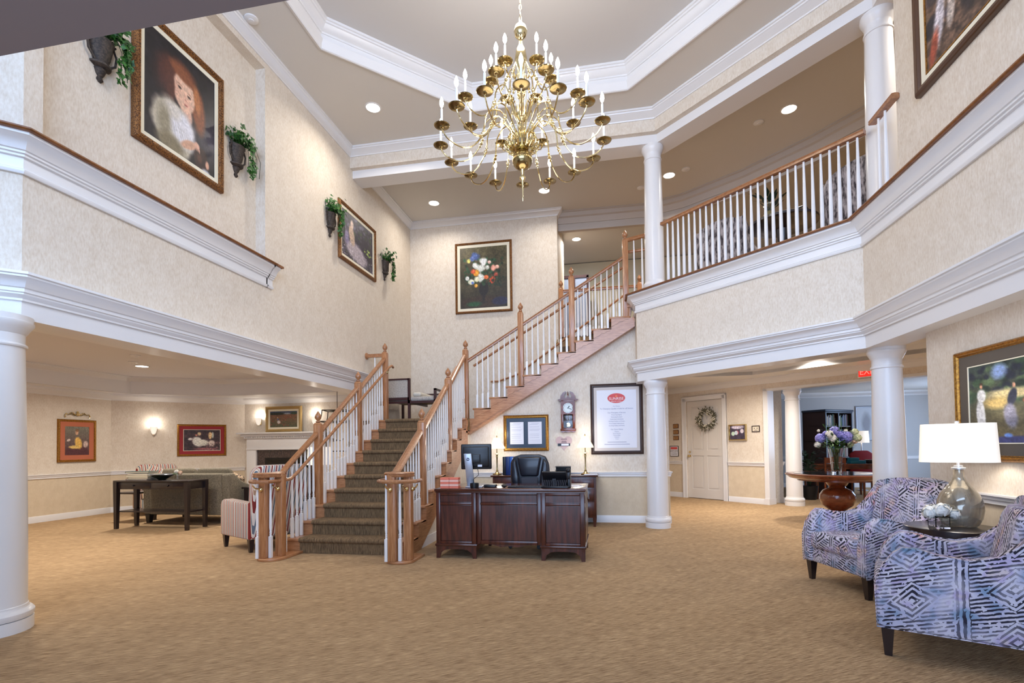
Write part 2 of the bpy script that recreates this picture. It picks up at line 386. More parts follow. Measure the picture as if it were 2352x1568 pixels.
# door wall, G direction
DW0, DW1 = Vector((.9, 13.28)), Vector((3.155, 11.05))
def door_wall_frame():
    m = Matrix.Translation((DW0.x, DW0.y, 0)) @ Matrix.Rotation(math.atan2(DW1.y-DW0.y, DW1.x-DW0.x), 4, 'Z'); return m
DWM = door_wall_frame(); DWL = (DW1-DW0).length
def dwx(x, y): return (Vector((x, y))-DW0).dot((DW1-DW0).normalized())
D_L, D_R = dwx(1.833, 12.351), dwx(2.497, 11.694)        # door leaf
b = MB(); b.m = DWM
b.prism([(0, 0), (D_L, 0), (D_L, 2.235), (D_R, 2.235), (D_R, 0), (DWL, 0), (DWL, 2.6), (0, 2.6)], 0, .18, 'y')
b.box(DWL, 0, 2.34, DWL+3.3, .18, 2.6)                    # header over the library opening
struct('wall_door', b, WP)
rect_wall('wall_hall_left', .77, 11.4, .97, 13.4, 0, 2.6)
# library shell
b = MB(); b.box(3.0, 15.4, 0, 9.2, 15.6, 2.75); struct('wall_library_back', b, mk('library_wallpaper', rgb(196, 196, 196), .8))
b = MB(); b.box(9.0, 6.0, 0, 9.2, 15.4, .9); b.box(9.0, 6.0, 2.45, 9.2, 15.4, 2.75); b.box(9.0, 6, .9, 9.2, 11, 2.45); b.box(9.0, 15, .9, 9.2, 15.4, 2.45)
struct('wall_library_right', b, WP)
b = MB(); b.box(3.42, 11.4, 0, 3.6, 15.4, 2.75); struct('wall_library_left', b, WP)
b = MB(); b.box(3.1, 4.9, 0, 9.2, 5.12, 2.6); struct('wall_hall_right', b, WP)
# upper storey far walls
b = MB(); b.box(-1.1, 13.6, ZF2, 9, 13.8, ZCB); b.box(8, 2, ZF2, 8.2, 13.8, ZCB); struct('wall_gallery_back', b, mk('gallery_wall', rgb(206, 196, 170), .85))
# entrance wall behind the camera, with openings
b = MB()
b.box(-12, -2.6, 0, -3.2, -2.4, 6.6); b.box(2.6, -2.6, 0, 9, -2.4, 6.6)
b.box(-3.2, -2.6, 2.25, 2.6, -2.4, 3.2); b.box(-3.2, -2.6, 6.0, 2.6, -2.4, 6.6)
struct('wall_front', b, WP)
b = MB()
for x in (-3.2, -1.27, .66, 2.6-.06): b.box(x, -2.55, 3.2, x+.06, -2.45, 6.0)
b.box(-3.2, -2.55, 4.6, 2.6, -2.45, 4.66); struct('window_1', b, TRIM)
b = MB()
for x in (-3.2, -1.3, .6, 2.54): b.box(x, -2.55, 0, x+.06, -2.45, 2.25)
struct('door_1', b, TRIM)
# low entrance soffit just above the camera
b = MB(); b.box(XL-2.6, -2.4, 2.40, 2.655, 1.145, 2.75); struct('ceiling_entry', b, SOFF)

# ceilings
TRAY = [(-3.41, 3.39), (-3.41, 5.65), (-1.89, 7.17), (.375, 7.17), (1.89, 5.65), (1.89, 3.39), (.375, 1.87), (-1.89, 1.87)]
b = MB(); b.plate([(XL-3, -3), (3.2, -3), (3.2, 6.0), (.9, 8.1), (XL-.3, 8.1), (XL-3, 8.1)], [TRAY], ZC, ZC+.06); struct('ceiling', b, CEIL)
b = MB(); b.box(-4, 1.3, ZC+.34, 2.5, 7.7, ZC+.4); struct('ceiling_tray', b, mk('tray_ceiling_paint', rgb(212, 209, 206), .9))
b = MB(); b.sweep(TRAY, [(0, ZC+.003), (0, ZC+.36), (-.08, ZC+.36), (-.08, ZC+.003)][::1], closed=True); struct('ceiling_tray_side', b, TRIM)
# crown in the tray
crownp = [(0, -.13), (.015, -.13), (.02, -.115), (.03, -.11), (.075, -.05), (.09, -.045), (.095, -.03), (.11, -.025), (.11, 0), (0, 0)]
b = MB(); b.sweep([p for p in TRAY], [(o, ZC+.34+z*1.2) for o, z in crownp], closed=True)
b.sweep([p for p in TRAY], [(-.03, ZC-.012), (.0, ZC-.02), (.012, ZC-.01), (.012, ZC+.05), (.03, ZC+.09), (.03, ZC+.11), (0, ZC+.11), (0, ZC+.0)], closed=True)
struct('trim_1', b, TRIM)
# upper beam
UX = 7.72; UG = 8.507                                        # wallpaper face: y = UX, and x + y = UG
uc = (UG-UX, UX)
Upath = [(XL, UX), uc, (2.73, UG-2.73), (2.73, -1)]
b = MB(); b.sweep(Upath, [(0, 5.93), (0, ZC), (-.5, ZC), (-.5, 5.93)]); struct('wall_upper_beam', b, WP)
b = MB(); b.sweep(Upath, [(-.09, 5.80), (-.09, 5.935), (-.42, 5.935), (-.42, 5.80)]); struct('trim_2', b, TRIM)
# crown of the main ceiling
b = MB(); b.sweep([(XL, 2.95), (XL, UX), uc, (2.73, UG-2.73), (2.73, 0)][::1], [(o, ZC+z) for o, z in crownp]); struct('trim_3', b, TRIM)
# gallery ceiling: curved edge then lower ceiling
arc = [(-1.0, 10.42), (-.03, 10.44), (.83, 10.45), (1.5, 10.2), (2.46, 9.5), (3.26, 8.7), (3.85, 7.95), (4.3, 7.0), (4.6, 5.5), (4.7, 2)]
b = MB(); b.plate([(XL-.3, 8.0), (.9, 8.0), (3.0, 5.9), (3.0, 2), (4.7, 2)]+arc[::-1][1:]+[(-1.0, YB+.1), (XL-.3, YB+.1)], [], ZCB, ZCB+.05); struct('ceiling_gallery', b, CEIL2)
b = MB(); b.plate([(-1.2, 10.3)]+[(x, y-.1) for x, y in arc]+[(9, 2), (9, 14), (-1.2, 14)], [], ZCB+.02, ZCB+.07); struct('ceiling_gallery_far', b, CEIL2)
b = MB(); b.sweep(arc, [(0, ZCB+.03), (0, ZCB-.02), (-.03, ZCB-.03), (-.05, ZCB-.10), (-.09, ZCB-.12), (-.14, ZCB-.22), (-.16, ZCB-.22), (-.16, ZCB-.36), (-.26, ZCB-.36), (-.26, ZCB+.03)]); struct('trim_4', b, mk('gallery_trim', rgb(186, 176, 166), .6))
b = MB(); b.sweep([(XL, UX+.5), (XL, YB), (-.93, YB), (-.93, YB+.3)], [(o, ZCB+z) for o, z in crownp]); struct('trim_5', b, TRIM)

# entablatures
low = [(0, 2.345), (.022, 2.345), (.022, 2.36), (.035, 2.37), (.05, 2.385), (.05, 2.395), (.062, 2.40), (.062, 2.425), (.075, 2.43), (.085, 2.45), (.105, 2.48), (.125, 2.495), (.125, 2.508), (.14, 2.512), (.14, 2.53), (0, 2.53)]
up = [(0, 3.27), (.02, 3.27), (.03, 3.285), (.03, 3.30), (.015, 3.31), (.015, 3.385), (.035, 3.39), (.035, 3.405), (.05, 3.41), (.05, 3.425), (.062, 3.43), (.07, 3.45), (.095, 3.49), (.13, 3.515), (.13, 3.535), (0, 3.535)]
cap = [(0, 3.535), (.155, 3.535), (.165, 3.545), (.165, 3.555), (.155, 3.56), (-.3, 3.56), (-.3, 3.535)]
capw = [(0, 3.535), (.155, 3.535), (.165, 3.545), (.165, 3.555), (.155, 3.56), (-.14, 3.56), (-.14, 3.535)]
Lup = [Lpath[0], Lpath[1], (XL, 5.60), (XL-.3, 5.60)]
Lup2 = [Lpath[0], Lpath[1], (XL, 5.60)]
b = MB(); b.sweep(Rpath, low); b.sweep(Rpath, [(0, ZB), (0.004, 2.36), (-.3, 2.42), (-.3, ZB)]); struct('trim_6', b, TRIM)
b = MB(); b.sweep(Lpath, low); b.sweep(Lpath, [(0, ZB), (0.004, 2.36), (-.33, 2.42), (-.33, ZB)]); struct('trim_7', b, TRIM)
b = MB(); b.sweep([(.484, 8.3)]+Rpath[1:], up); struct('trim_8', b, TRIM)
b = MB(); b.sweep(Lup2, up); struct('trim_9', b, TRIM)
b = MB(); b.sweep([(.484, 8.3)]+Rpath[1:], cap); struct('trim_10', b, OAKD)
b = MB(); b.sweep(Lup2, capw); b.box(XL-.135, 5.58, 3.535, XL+.155, 5.73, 3.56); struct('trim_11', b, OAKD)
b = MB(); b.sweep([(XL, 5.58), (XL, 5.70)], up); struct('trim_12', b, TRIM)

# lower ceilings with trays
TL = [(-9.55, .5), (-9.6, 8.75), (-8.1, 9.66), (-4.7, 9.66), (-4.7, .5)]
TLp = [(-9.55, .8), (-9.6, 8.75), (-8.1, 9.66), (-4.75, 9.66), (-4.75, 3.0), (-7.0, .8)]
b = MB(); b.ringplate([(-10.1, -1.1), (-10.1, 8.8), (-8.4, 10.5), (-4.3, 10.5), (-4.3, 3.1), (-6.85, -1.1)], TLp, 2.43, 2.5); struct('ceiling_lounge', b, TRIM)
b = MB(); b.box(-10, -1, 2.78, XL-.1, 10.4, 2.85); struct('ceiling_lounge_tray', b, mk('lounge_ceiling_paint', rgb(226, 224, 228), .85))
TLp = [(-9.55, .8), (-9.6, 8.75), (-8.1, 9.66), (-4.75, 9.66), (-4.75, 3.0), (-7.0, .8)]
b = MB(); b.sweep(TLp, [(0, 2.433), (0, 2.8), (-.05, 2.8), (-.05, 2.433)], closed=True); b.sweep(TLp, [(o*.8, 2.78+z*.8) for o, z in crownp], closed=True); struct('trim_13', b, TRIM)
b = MB(); b.sweep([(-10, -1), (-10, 8.69), (-8.27, 10.42), (XL-.3, 10.42)], [(o, 2.43+z) for o, z in crownp]); struct('trim_14', b, TRIM)
TR = [(1.15, 8.5), (1.15, 10.6), (2.83, 10.57), (5.6, 7.8), (5.6, 5.9), (3.4, 5.9)]
b = MB(); b.plate([(.6, 8.4), (.6, 13.6), (DW1.x+.02, DW1.y+.02), (DW1.x+2.4, DW1.y-2.36), (9.1, 8.0), (9.1, 5), (2.9, 5), (2.9, 6.1)][::-1], [TR], 2.58, 2.65); struct('ceiling_hall', b, TRIM)
b = MB(); b.plate([(.7, 8.4), (.7, 11.2), (6.5, 11.2), (6.5, 5.2), (3.1, 5.2), (3.1, 6.0)][::-1], [], 2.74, 2.80); struct('ceiling_hall_tray', b, TRIM)
b = MB(); b.sweep(TR, [(0, 2.583), (0, 2.76), (-.05, 2.76), (-.05, 2.583)], closed=True); struct('trim_15', b, TRIM)
b = MB(); b.sweep([(.97, 13.2), tuple(DW0+(DW1-DW0).normalized()*.05), (DW1.x+2.3, DW1.y-2.27)], [(o, 2.58+z) for o, z in crownp]); struct('trim_16', b, TRIM)
b = MB(); b.plate([(3.1, 11.0), (5.4, 8.7), (9.1, 8.7), (9.1, 15.5), (3.1, 15.5)][::-1], [], 2.62, 2.7); struct('ceiling_library', b, CEIL)
b = MB(); b.sweep([(3.6, 11.4), (3.6, 15.4), (9.0, 15.4), (9.0, 8.7)], [(o, 2.62+z) for o, z in crownp]); struct('trim_17', b, TRIM)

# baseboards and chair rails
base = [(0, 0), (.018, 0), (.018, .10), (.012, .115), (0, .115)]
rail = [(0, .775), (.02, .775), (.02, .80), (.03, .81), (.03, .832), (.045, .838), (.045, .85), (0, .85)]
Lng = [(-10, -1), (-10, 8.69), (-8.27, 10.42), (XL-.36, 10.42)]
Stw = [(-2.25, YS), (.97, YS), (.97, 11.5)]
def strip(name, path, prof, mat=TRIM): b = MB(); b.sweep(path, prof); struct(name, b, mat)
def wains(name, path): strip(name, path, [(0, .1), (.004, .1), (.004, .79), (0, .79)], WP2)
strip('baseboard_lounge', Lng[:3], base); strip('trim_18', Lng[:3], rail); wains('wall_lounge_wainscot', Lng[:3])
strip('baseboard_stair', Stw, base); strip('trim_19', Stw, [(o, z-.035) for o, z in rail]); wains('wall_stair_wainscot', Stw)
nd = (DW1-DW0).normalized(); A1 = DW0+nd*(D_L-.11); A2 = DW0+nd*(D_R+.11)
for i, (p, q) in enumerate(((DW0+nd*.05, A1), (A2, DW1))):
    strip('baseboard_hall' if i else 'baseboard_hall_left', [tuple(p), tuple(q)], base)
    strip('trim_2%d' % i, [tuple(p), tuple(q)], rail); wains('wall_hall_wainscot' if i else 'wall_hall_wainscot_left', [tuple(p), tuple(q)])
Rw = [(3.1, 5.12), (2.83, 5.12), (2.83, -1)]
strip('baseboard_right', Rw, base); strip('trim_22', Rw, [(o*1.4, z) for o, z in rail]); wains('wall_right_wainscot', Rw)
strip('baseboard_library', [(3.6, 11.4), (3.6, 15.4), (9, 15.4)], base); strip('trim_23', [(3.6, 11.4), (3.6, 15.4), (9, 15.4)], rail)
strip('baseboard_gallery', [(-1, 13.6), (8, 13.6)], [(o, z+ZF2) for o, z in base]); strip('trim_24', [(-1, 13.6), (8, 13.6)], [(o, z+ZF2) for o, z in rail])
# white casing of the library opening
b = MB(); b.m = DWM
b.box(DWL-.005, -.02, 0, DWL+.07, .2, 2.34); b.box(DWL+.07, -.012, 0, DWL+.085, .22, 2.34); b.box(DWL-.02, -.03, 0, DWL+.09, .23, .12); b.box(DWL, -.02, 2.30, DWL+3.3, .2, 2.345)
struct('trim_25', b, TRIM)

# door with six panels, casing and brass knob
b = MB(); b.m = DWM
for x0, x1 in ((D_L-.10, D_L), (D_R, D_R+.10)): b.box(x0, -.03, 0, x1, 0, 2.335); b.box(x0+(0 if x0 < D_L-.05 else .07), -.042, 0, x0+.03+(0 if x0 < D_L-.05 else .07), 0, 2.335)
b.box(D_L-.10, -.03, 2.235, D_R+.10, 0, 2.335); b.box(D_L-.10, -.042, 2.305, D_R+.10, 0, 2.335)
struct('trim_26', b, TRIM)
door = thing('door_2', None, None); door['kind'] = 'structure'; door.matrix_world = DWM
dw = D_R-D_L; DOORM = mk('door_paint', rgb(222, 216, 208), .4)
b = MB(); b.box(D_L+.004, .045, .012, D_R-.004, .08, 2.228)
xs = [D_L+.004, D_L+.12, D_L+dw/2-.05, D_L+dw/2+.05, D_R-.12, D_R-.004]; zs = [.012, .22, .98, 1.10, 1.68, 1.80, 2.10, 2.228]
for k in range(0, 8, 2): b.box(D_L+.005, .0306, zs[k]+.001, D_R-.005, .0455, zs[k+1]-.001)
for k in (0, 2, 4): b.box(xs[k], .03, .012, xs[k+1], .046, 2.228)
for k in (1, 3):
    for zz in ((.22, .98), (1.10, 1.68), (1.80, 2.10)): b.box(xs[k]+.035, .034, zz[0]+.035, xs[k+1]-.035, .046, zz[1]-.035)
obj('door_leaf', b, DOORM, door, smooth=False)
for z, nm in ((.97, 'door_knob'), (1.06, 'deadbolt')):
    b = MB(); b.m = Matrix.Translation((D_L+.06, .03, z)) @ Matrix.Rotation(PI/2, 4, 'X')
    b.lathe([(.03, 0), (.03, .006), (.012, .01), (.012, .035), (.03, .045), (.03, .06), (.016, .07), (.001, .072)] if z < 1 else [(.026, 0), (.026, .012), (.012, .016), (.001, .017)], 14)
    obj(nm, b, BRASS, door)

# columns
def column(name, x, y, z0, z1, rb, label, group='round white columns'):
    t = thing(name, label, 'column', (x, y, z0), 0, group); h = z1-z0; rt = rb*.86
    b = MB(); b.lathe([(rb*1.30, 0), (rb*1.30, .06), (rb*1.22, .064)] if False else [(rb*1.18, 0), (rb*1.18, .085)], 40)
    b.lathe([(rb*1.06, .085), (rb*1.16, .09), (rb*1.2, .11), (rb*1.2, .13), (rb*1.12, .15), (rb*1.06, .155), (rb*1.03, .165), (rb*1.03, .175), (rb, .18)], 40); obj('base', b, TRIM, t)
    b = MB(); sh = [(rb, .175)]+[(rb-(rb-rt)*(k/8)**1.6, .175+(h-.40)*k/8) for k in range(1, 9)]; b.lathe(sh, 40); obj('shaft', b, TRIM, t)
    b = MB(); b.lathe([(rt, h-.225), (rt*1.07, h-.22), (rt*1.09, h-.21), (rt*1.07, h-.20), (rt, h-.195), (rt, h-.13), (rt*1.05, h-.12), (rt*1.18, h-.085), (rt*1.30, h-.055), (rt*1.30, h-.04), (rt*1.27, h-.038), (rt*1.27, h)], 40); obj('capital', b, TRIM, t)
    return t
column('column', .745, 7.95, 0, ZB+.01, .157, 'slender white round column at the wall end beside the desk alcove')
column('column', 2.88, 5.88, 0, ZB+.01, .153, 'white round column behind the patterned armchairs')
column('column', XL-.115, 2.83, 0, ZB+.01, .192, 'large near white round column at the left edge')
column('column', 3.66, 10.95, 0, 2.31, .15, 'far white round column at the library opening beside the wreath door wall')
column('column', .77, 7.95, ZOAK-.01, 5.81, .145, 'upper white round column at the head of the stairs')
column('column', 2.93, 5.94, ZOAK-.01, 5.81, .147, 'upper white round column at the right end of the balcony railing')
# ------------------------------------------------------------ staircase
R1 = .1722; RUNL = .2715; Y0 = 5.56; ZL = 10*R1; R2_ = (ZF2-ZL)/10; X0 = -2.17; RUNU = .2845
st = thing('staircase', 'oak staircase with white balusters, brown runner and a corner landing', 'staircase', (0, 0, 0))
XBL, XBR = -3.79, -2.33; YU = 8.27
def tread_prof(z, y, d=.035): return [(y-.03, z), (y-.03, z-.012), (y-.018, z-d), (y+RUNL+.01, z-d), (y+RUNL+.01, z)]
for k in range(10):
    y = Y0+RUNL*k; z = R1*(k+1); yb = y+RUNL+.01 if k < 9 else y+.12
    b = MB(); b.box(-3.86, y-.03, z-.032, -2.26, yb, z); obj('tread', b, OAK, st, bevel=.008)
    b = MB(); b.box(-3.85, y, z-R1, -2.28, y+.02, z-.03); obj('riser', b, OAK, st, smooth=False)
    b = MB(); w0, w1 = -3.655, -2.455      # runner strip wraps nosing and riser
    pr = [(y-.012, z-R1+.004), (y-.012, z-.045), (y-.030, z-.042), (y-.044, z-.026), (y-.044, z-.006), (y-.030, z+.012), (yb, z+.012), (yb, z-.001), (y+.02, z-.001), (y+.02, z-R1+.004)]
    b.prism(pr, w0, w1, 'x'); obj('carpet_runner', b, RUN, st, shade=80)
# bullnose first step blocks and plinths
for cx, cy, rx, ry in ((-3.77, 5.2, .16, .16), (-2.24, 5.25, .16, .14)):
    b = MB(); pts = [(cx+rx*math.cos(a*PI/12), cy+ry*math.sin(a*PI/12)) for a in range(12, 25)]+[(cx+rx, 5.58), (cx-rx, 5.58)]
    b.prism(pts, 0, .03); obj('plinth', b, OAK, st, bevel=.006)
# sides: oak stringers with scroll brackets, solid side walls
for side, x in (('l', -3.86), ('r', -2.28)):
    pts = [(Y0+.0, 0)]
    for k in range(10): pts += [(Y0+RUNL*k, R1*k), (Y0+RUNL*k, R1*(k+1)-.032)]
    pts += [(Y0+RUNL*9+.1, ZL-.032), (Y0+RUNL*9+.1, ZL-.46), (Y0+.36, 0)]
    b = MB(); b.prism(pts[1:], x, x+.02, 'x'); obj('stringer', b, OAK, st, smooth=False)
b = MB(); b.prism([(Y0+.40, 0), (8.37, 0), (8.37, ZL-.03), (Y0+RUNL*9+.1, ZL-.46)], -2.32, -2.29, 'x'); obj('side_wall', b, WP, st, smooth=False)
b = MB(); b.prism([(Y0+.40, 0), (8.3, 0), (8.3, ZL-.03), (Y0+RUNL*9+.1, ZL-.46)], -3.84, -3.81, 'x'); obj('side_wall', b, WP, st, smooth=False)
b = MB(); b.prism([(Y0+.42, 0), (8.3, 0), (8.3, .115), (Y0+.55, .115)], -2.29, -2.272, 'x'); obj('side_skirting', b, TRIM, st, smooth=False)
for k in range(10):   # scroll brackets under the tread ends
    for x in (-3.865, -2.26):
        y = Y0+RUNL*k; z = R1*(k+1)-.032; b = MB()
        b.prism([(y, z), (y+.25, z), (y+.25, z-.03), (y+.19, z-.04), (y+.16, z-.07), (y+.10, z-.075), (y+.07, z-.11), (y+.03, z-.12), (y, z-.14)], x-.002, x+.008, 'x'); obj('bracket', b, OAK, st, smooth=False)
# landing
b = MB(); b.box(XL, Y0+RUNL*9+.09, ZL-.2, -2.25, YB, ZL); obj('landing', b, RUN, st, smooth=False)
b = MB(); b.box(XL, 8.28, ZL-.24, -3.84, 8.30, ZL-.001); b.box(-3.84, 8.0, ZL-.24, -2.26, 8.3, ZL-.21); obj('landing_fascia', b, OAK, st, smooth=False)
# upper flight
for k in range(9):
    x = X0+RUNU*k; z = ZL+R2_*(k+1)
    b = MB(); b.box(x-.03, YU-.07, z-.032, x+RUNU+.01, YB, z); obj('tread', b, OAK, st, bevel=.008)
    b = MB(); b.box(x, YU-.04, z-R2_, x+.02, YB, z-.03); obj('riser', b, OAK, st, smooth=False)
    b = MB(); b.prism([(x-.012, z-R2_+.004), (x-.044, z-.03), (x-.044, z-.004), (x-.03, z+.012), (x+RUNU, z+.012), (x+RUNU, z-.001), (x+.02, z-.001), (x+.02, z-R2_)], YU+.15, YB-.15, 'y'); obj('carpet_runner', b, RUN, st, smooth=False)
    b = MB(); y = YU-.075
    b.prism([(x, z-.032), (x+.27, z-.032), (x+.27, z-.05), (x+.21, z-.06), (x+.18, z-.085), (x+.12, z-.09), (x+.09, z-.125), (x+.04, z-.135), (x, z-.165)], y-.004, y+.008, 'y'); obj('bracket', b, OAK, st, smooth=False)
x = X0+RUNU*9; b = MB(); b.box(x-.03, YU-.07, ZF2-.032, .44, YB, ZF2); obj('tread', b, OAK, st, smooth=False)
b = MB(); b.box(x, YU-.04, ZF2-R2_, x+.02, YB, ZF2-.03); obj('riser', b, OAK, st, smooth=False)
pts = []
for k in range(9): pts += [(X0+RUNU*k, ZL+R2_*k), (X0+RUNU*k, ZL+R2_*(k+1)-.032)]
xe = .47
pts += [(X0+RUNU*9, ZL+R2_*9-.032), (xe, ZL+R2_*9-.032)] 
sl = R2_/RUNU; zz = lambda x: 3.117+(x-.464)*sl*.985
pts += [(xe, zz(xe)), (-2.30, zz(-2.30)), (-2.30, ZL-.30), (-2.30, ZL)]
b = MB(); b.prism(pts, YU-.07, YU-.045, 'y'); obj('stringer', b, OAK, st, smooth=False)
b = MB(); n0 = (-2.30, zz(-2.30)); n1 = (xe, zz(xe)); b.prism([n0, n1, (n1[0], n1[1]+.025), (n0[0], n0[1]+.025)], YU-.085, YU-.07, 'y'); b.prism([(n0[0], n0[1]), n1, (n1[0], n1[1]+.012), (n0[0], n0[1]+.012)], YU-.07, YS+.01, 'y')
obj('stringer_moulding', b, OAK, st, smooth=False)
b = MB(); b.prism([(-2.3, zz(-2.3)+.03), (xe, zz(xe)+.03), (xe, 3.3), (-2.3, ZL-.1)], YU-.045, YS+.1, 'y'); obj('carriage', b, OAK, st, smooth=False)

# newels
def newel_mesh(h, a=.045):
    b = MB(); b.box(-a, -a, 0, a, a, h-.20); b.frustum(a, a*.72, h-.20, h-.175)
    return b
fin = MB(); fin.lathe([(.020, -.03), (.030, -.02), (.030, -.01), (.018, 0), (.022, .008), (.040, .03), (.044, .05), (.038, .075), (.022, .10), (.008, .122), (.002, .13)], 12)
FIN = fin.mesh('finial')
def newel(x, y, z0, h, a=.045, f=True):
    o = obj('newel_post', newel_mesh(h, a), OAKV, st, bevel=.005); o.location = (x, y, z0)
    if f: q = obj('finial', FIN, OAKH, o); q.location = (0, 0, h-.145)
    return o
LN = [(6.17, .33, 1.44), (7.29, 1.03, 1.43), (8.27, 1.60, 1.50)]
for y, z0, h in LN: newel(XBL, y, z0, h)
for y, z0, h in LN[:2]: newel(XBR, y, z0, h)
newel(XBR, YU, 1.48, 1.60)
for x, z0, h in ((-1.375, 2.22, 1.44), (-.523, 2.75, 1.44), (.345, 3.26, 1.46)): newel(x, YU, z0, h)
newel(-3.815, 5.12, .03, .93+.2, .043, False); newel(-3.70, 5.25, .03, .93+.2, .043, False)
newel(-2.285, 5.15, .03, .93+.2, .043, False); newel(-2.14, 5.24, .03, .93+.2, .043, False)
# balusters: square foot, turned neck, taper
def balu(h, foot=.25):
    b = MB(); a = .0165; b.box(-a, -a, 0, a, a, h*foot); f = h*foot
    b.lathe([(.016, f), (.010, f+.012), (.015, f+.022), (.010, f+.032), (.015, f+.042), (.010, f+.055), (.0165, f+.10), (.014, h*.6), (.0095, h)], 8, caps=False)
    return b.mesh('baluster')
cache = {}
def baluster(x, y, z0, z1):
    h = round((z1-z0)*50)/50
    if h not in cache: cache[h] = balu(h, .26)
    o = obj('baluster', cache[h], WHITE, st) if not cache[h].materials else bpy.data.objects.new('baluster', cache[h])
    if o.name not in C.objects: C.objects.link(o); o.parent = st
    o.location = (x, y, z0); o.scale = (1, 1, (z1-z0)/h)
def raillow(y):   # top of the sloped rail of the lower flight
    return 1.50+(y-6.17)*(2.79-1.50)/(8.22-6.17)
def railup(x): return 2.72+(x+2.31)*(4.30-2.72)/(.345+2.31)
for k in range(10):
    for j, t in enumerate((.04, .135, .225)):
        y = Y0+RUNL*k+t
        if y > 8.2 or any(abs(y-n[0]) < .055 for n in LN): continue
        for x in (XBL, XBR): baluster(x, y, R1*(k+1), max(raillow(y), .985)-.05)
for y in (5.36, 5.46):
    for x in (XBL, XBR): baluster(x, y, .03, .955)
for x, y in ((-3.87, 5.08), (-3.75, 5.14), (-3.73, 5.34), (-2.345, 5.12), (-2.21, 5.17), (-2.30, 5.30)): baluster(x, y, .03, .955)
NU = [-2.33, -1.375, -.523, .345]
for k in range(9):
    for t in (.04, .135, .23):
        x = X0+RUNU*k+t
        if any(abs(x-n) < .055 for n in NU): continue
        baluster(x, YU, ZL+R2_*(k+1), railup(x)-.05)
# handrails
HR = [(-.03, -.05), (.03, -.05), (.034, -.03), (.028, -.022), (.034, -.012), (.026, -.001), (0, .004), (-.026, -.001), (-.034, -.012), (-.028, -.022), (-.034, -.03)]
for x in (XBL, XBR):
    s = 1 if x < -3 else -1
    vol = [(x-.09*1, 5.05, .985), (x-.02, 5.12, .985)] if s > 0 else [(x+.02, 5.17, .985), (x+.24, 5.27, .985)]
    pts = [vol[0]]+([(x-.05, 5.08, .985)] if s > 0 else [])+[(x, 5.24, .985), (x, 5.40, .99), (x, 5.50, 1.07), (x, LN[0][0]-.045, raillow(LN[0][0]-.045))]
    if s < 0: pts = [(x, 5.20, .985), (x, 5.36, .99), (x, 5.47, 1.05), (x, LN[0][0]-.045, raillow(LN[0][0]-.045))]
    b = MB(); b.sweep3(pts, HR); obj('handrail', b, OAKH, st)
    for (y0, _, _), (y1, _, _) in zip(LN, LN[1:]):
        b = MB(); b.sweep3([(x, y0+.04, raillow(y0)), (x, y1-.04, raillow(y1))], HR); obj('handrail', b, OAKH, st)
b = MB(); b.sweep3([(-2.36, 5.17, .985), (-2.22, 5.15, .985), (-2.08, 5.24, .985)], [(o*1.6, z) for o, z in HR]); obj('handrail_end', b, OAKH, st)
b = MB(); b.sweep3([(-3.90, 5.10, .985), (-3.80, 5.08, .985), (-3.68, 5.22, .985)], [(o*1.6, z) for o, z in HR]); obj('handrail_end', b, OAKH, st)
b = MB(); b.box(XL+.02, 8.24, 2.84, XBL-.045, 8.30, 2.90); b.m = Matrix.Translation((XL, 8.27, 2.87)) @ Matrix.Rotation(PI/2, 4, 'Y'); b.lathe([(.06, 0), (.06, .015), (.045, .025)], 16); obj('wall_rail', b, OAKH, st)
baluster(-3.98, 8.27, ZL, 2.85)
for a, c in zip(NU, NU[1:]):
    b = MB(); b.sweep3([(a+.045, YU, railup(a+.045)), (c-.045, YU, railup(c-.045))], HR); obj('handrail', b, OAKH, st)
# round grab rails with brass brackets
def grab(pts, r=.021, brackets=()):
    b = MB(); b.tube(pts, r, 10); o = obj('grab_rail', b, OAKH, st)
    for p, q in brackets:
        bb = MB(); p, q = Vector(p), Vector(q); bb.tube([q, q+(p-q)*.7+Vector((0, 0, -.03)), p+Vector((0, 0, -.018))], .008, 8); bb.ball(tuple(q), .026, 12, 6)
        obj('bracket', bb, BRASS, o)
def gl(y): return raillow(y)-.13
xi = XBL+.11
grab([(-3.99, 5.20, .89), (-3.96, 5.08, .89), (-3.84, 4.98, .89), (-3.70, 5.02, .89), (xi, 5.2, .89), (xi, 5.40, .895), (xi, 5.55, .97), (xi, 8.18, gl(8.18)), (xi+.02, 8.26, gl(8.25)), (xi+.02, 8.32, gl(8.25)-.02)],
     brackets=[((-3.86, 4.985, .87), (-3.82, 5.07, .80)), ((-3.68, 5.08, .87), (-3.70, 5.20, .80)), ((xi, 6.17, gl(6.17)), (XBL+.045, 6.17, gl(6.17)-.06)), ((xi, 7.29, gl(7.29)), (XBL+.045, 7.29, gl(7.29)-.06)), ((xi, 8.2, gl(8.2)), (XBL+.045, 8.25, gl(8.2)-.08))])
xi = XBR-.11
grab([(-2.02, 5.30, .89), (-2.01, 5.14, .89), (-2.16, 5.02, .89), (-2.34, 5.04, .89), (xi, 5.14, .89), (xi, 5.40, .895), (xi, 5.55, .97), (xi, 8.1, gl(8.1))],
     brackets=[((-2.12, 5.04, .87), (-2.14, 5.19, .80)), ((-2.32, 5.04, .87), (-2.29, 5.10, .80)), ((-2.02, 5.2, .87), (-2.09, 5.24, .80))])
grab([(-2.22, YU+.11, railup(-2.22)-.14), (.30, YU+.11, railup(.30)-.14)])
grab([(-2.35, YB-.09, 2.60), (-2.20, YB-.09, 2.60), (-1.8, YB-.09, 2.72), (.4, YB-.09, railup(.4)-.10)], brackets=[((-1.95, YB-.09, 2.66), (-1.95, YB-.02, 2.6)), ((-.95, YB-.09, railup(-.95)-.1), (-.97, YB-.02, railup(-.95)-.17))])
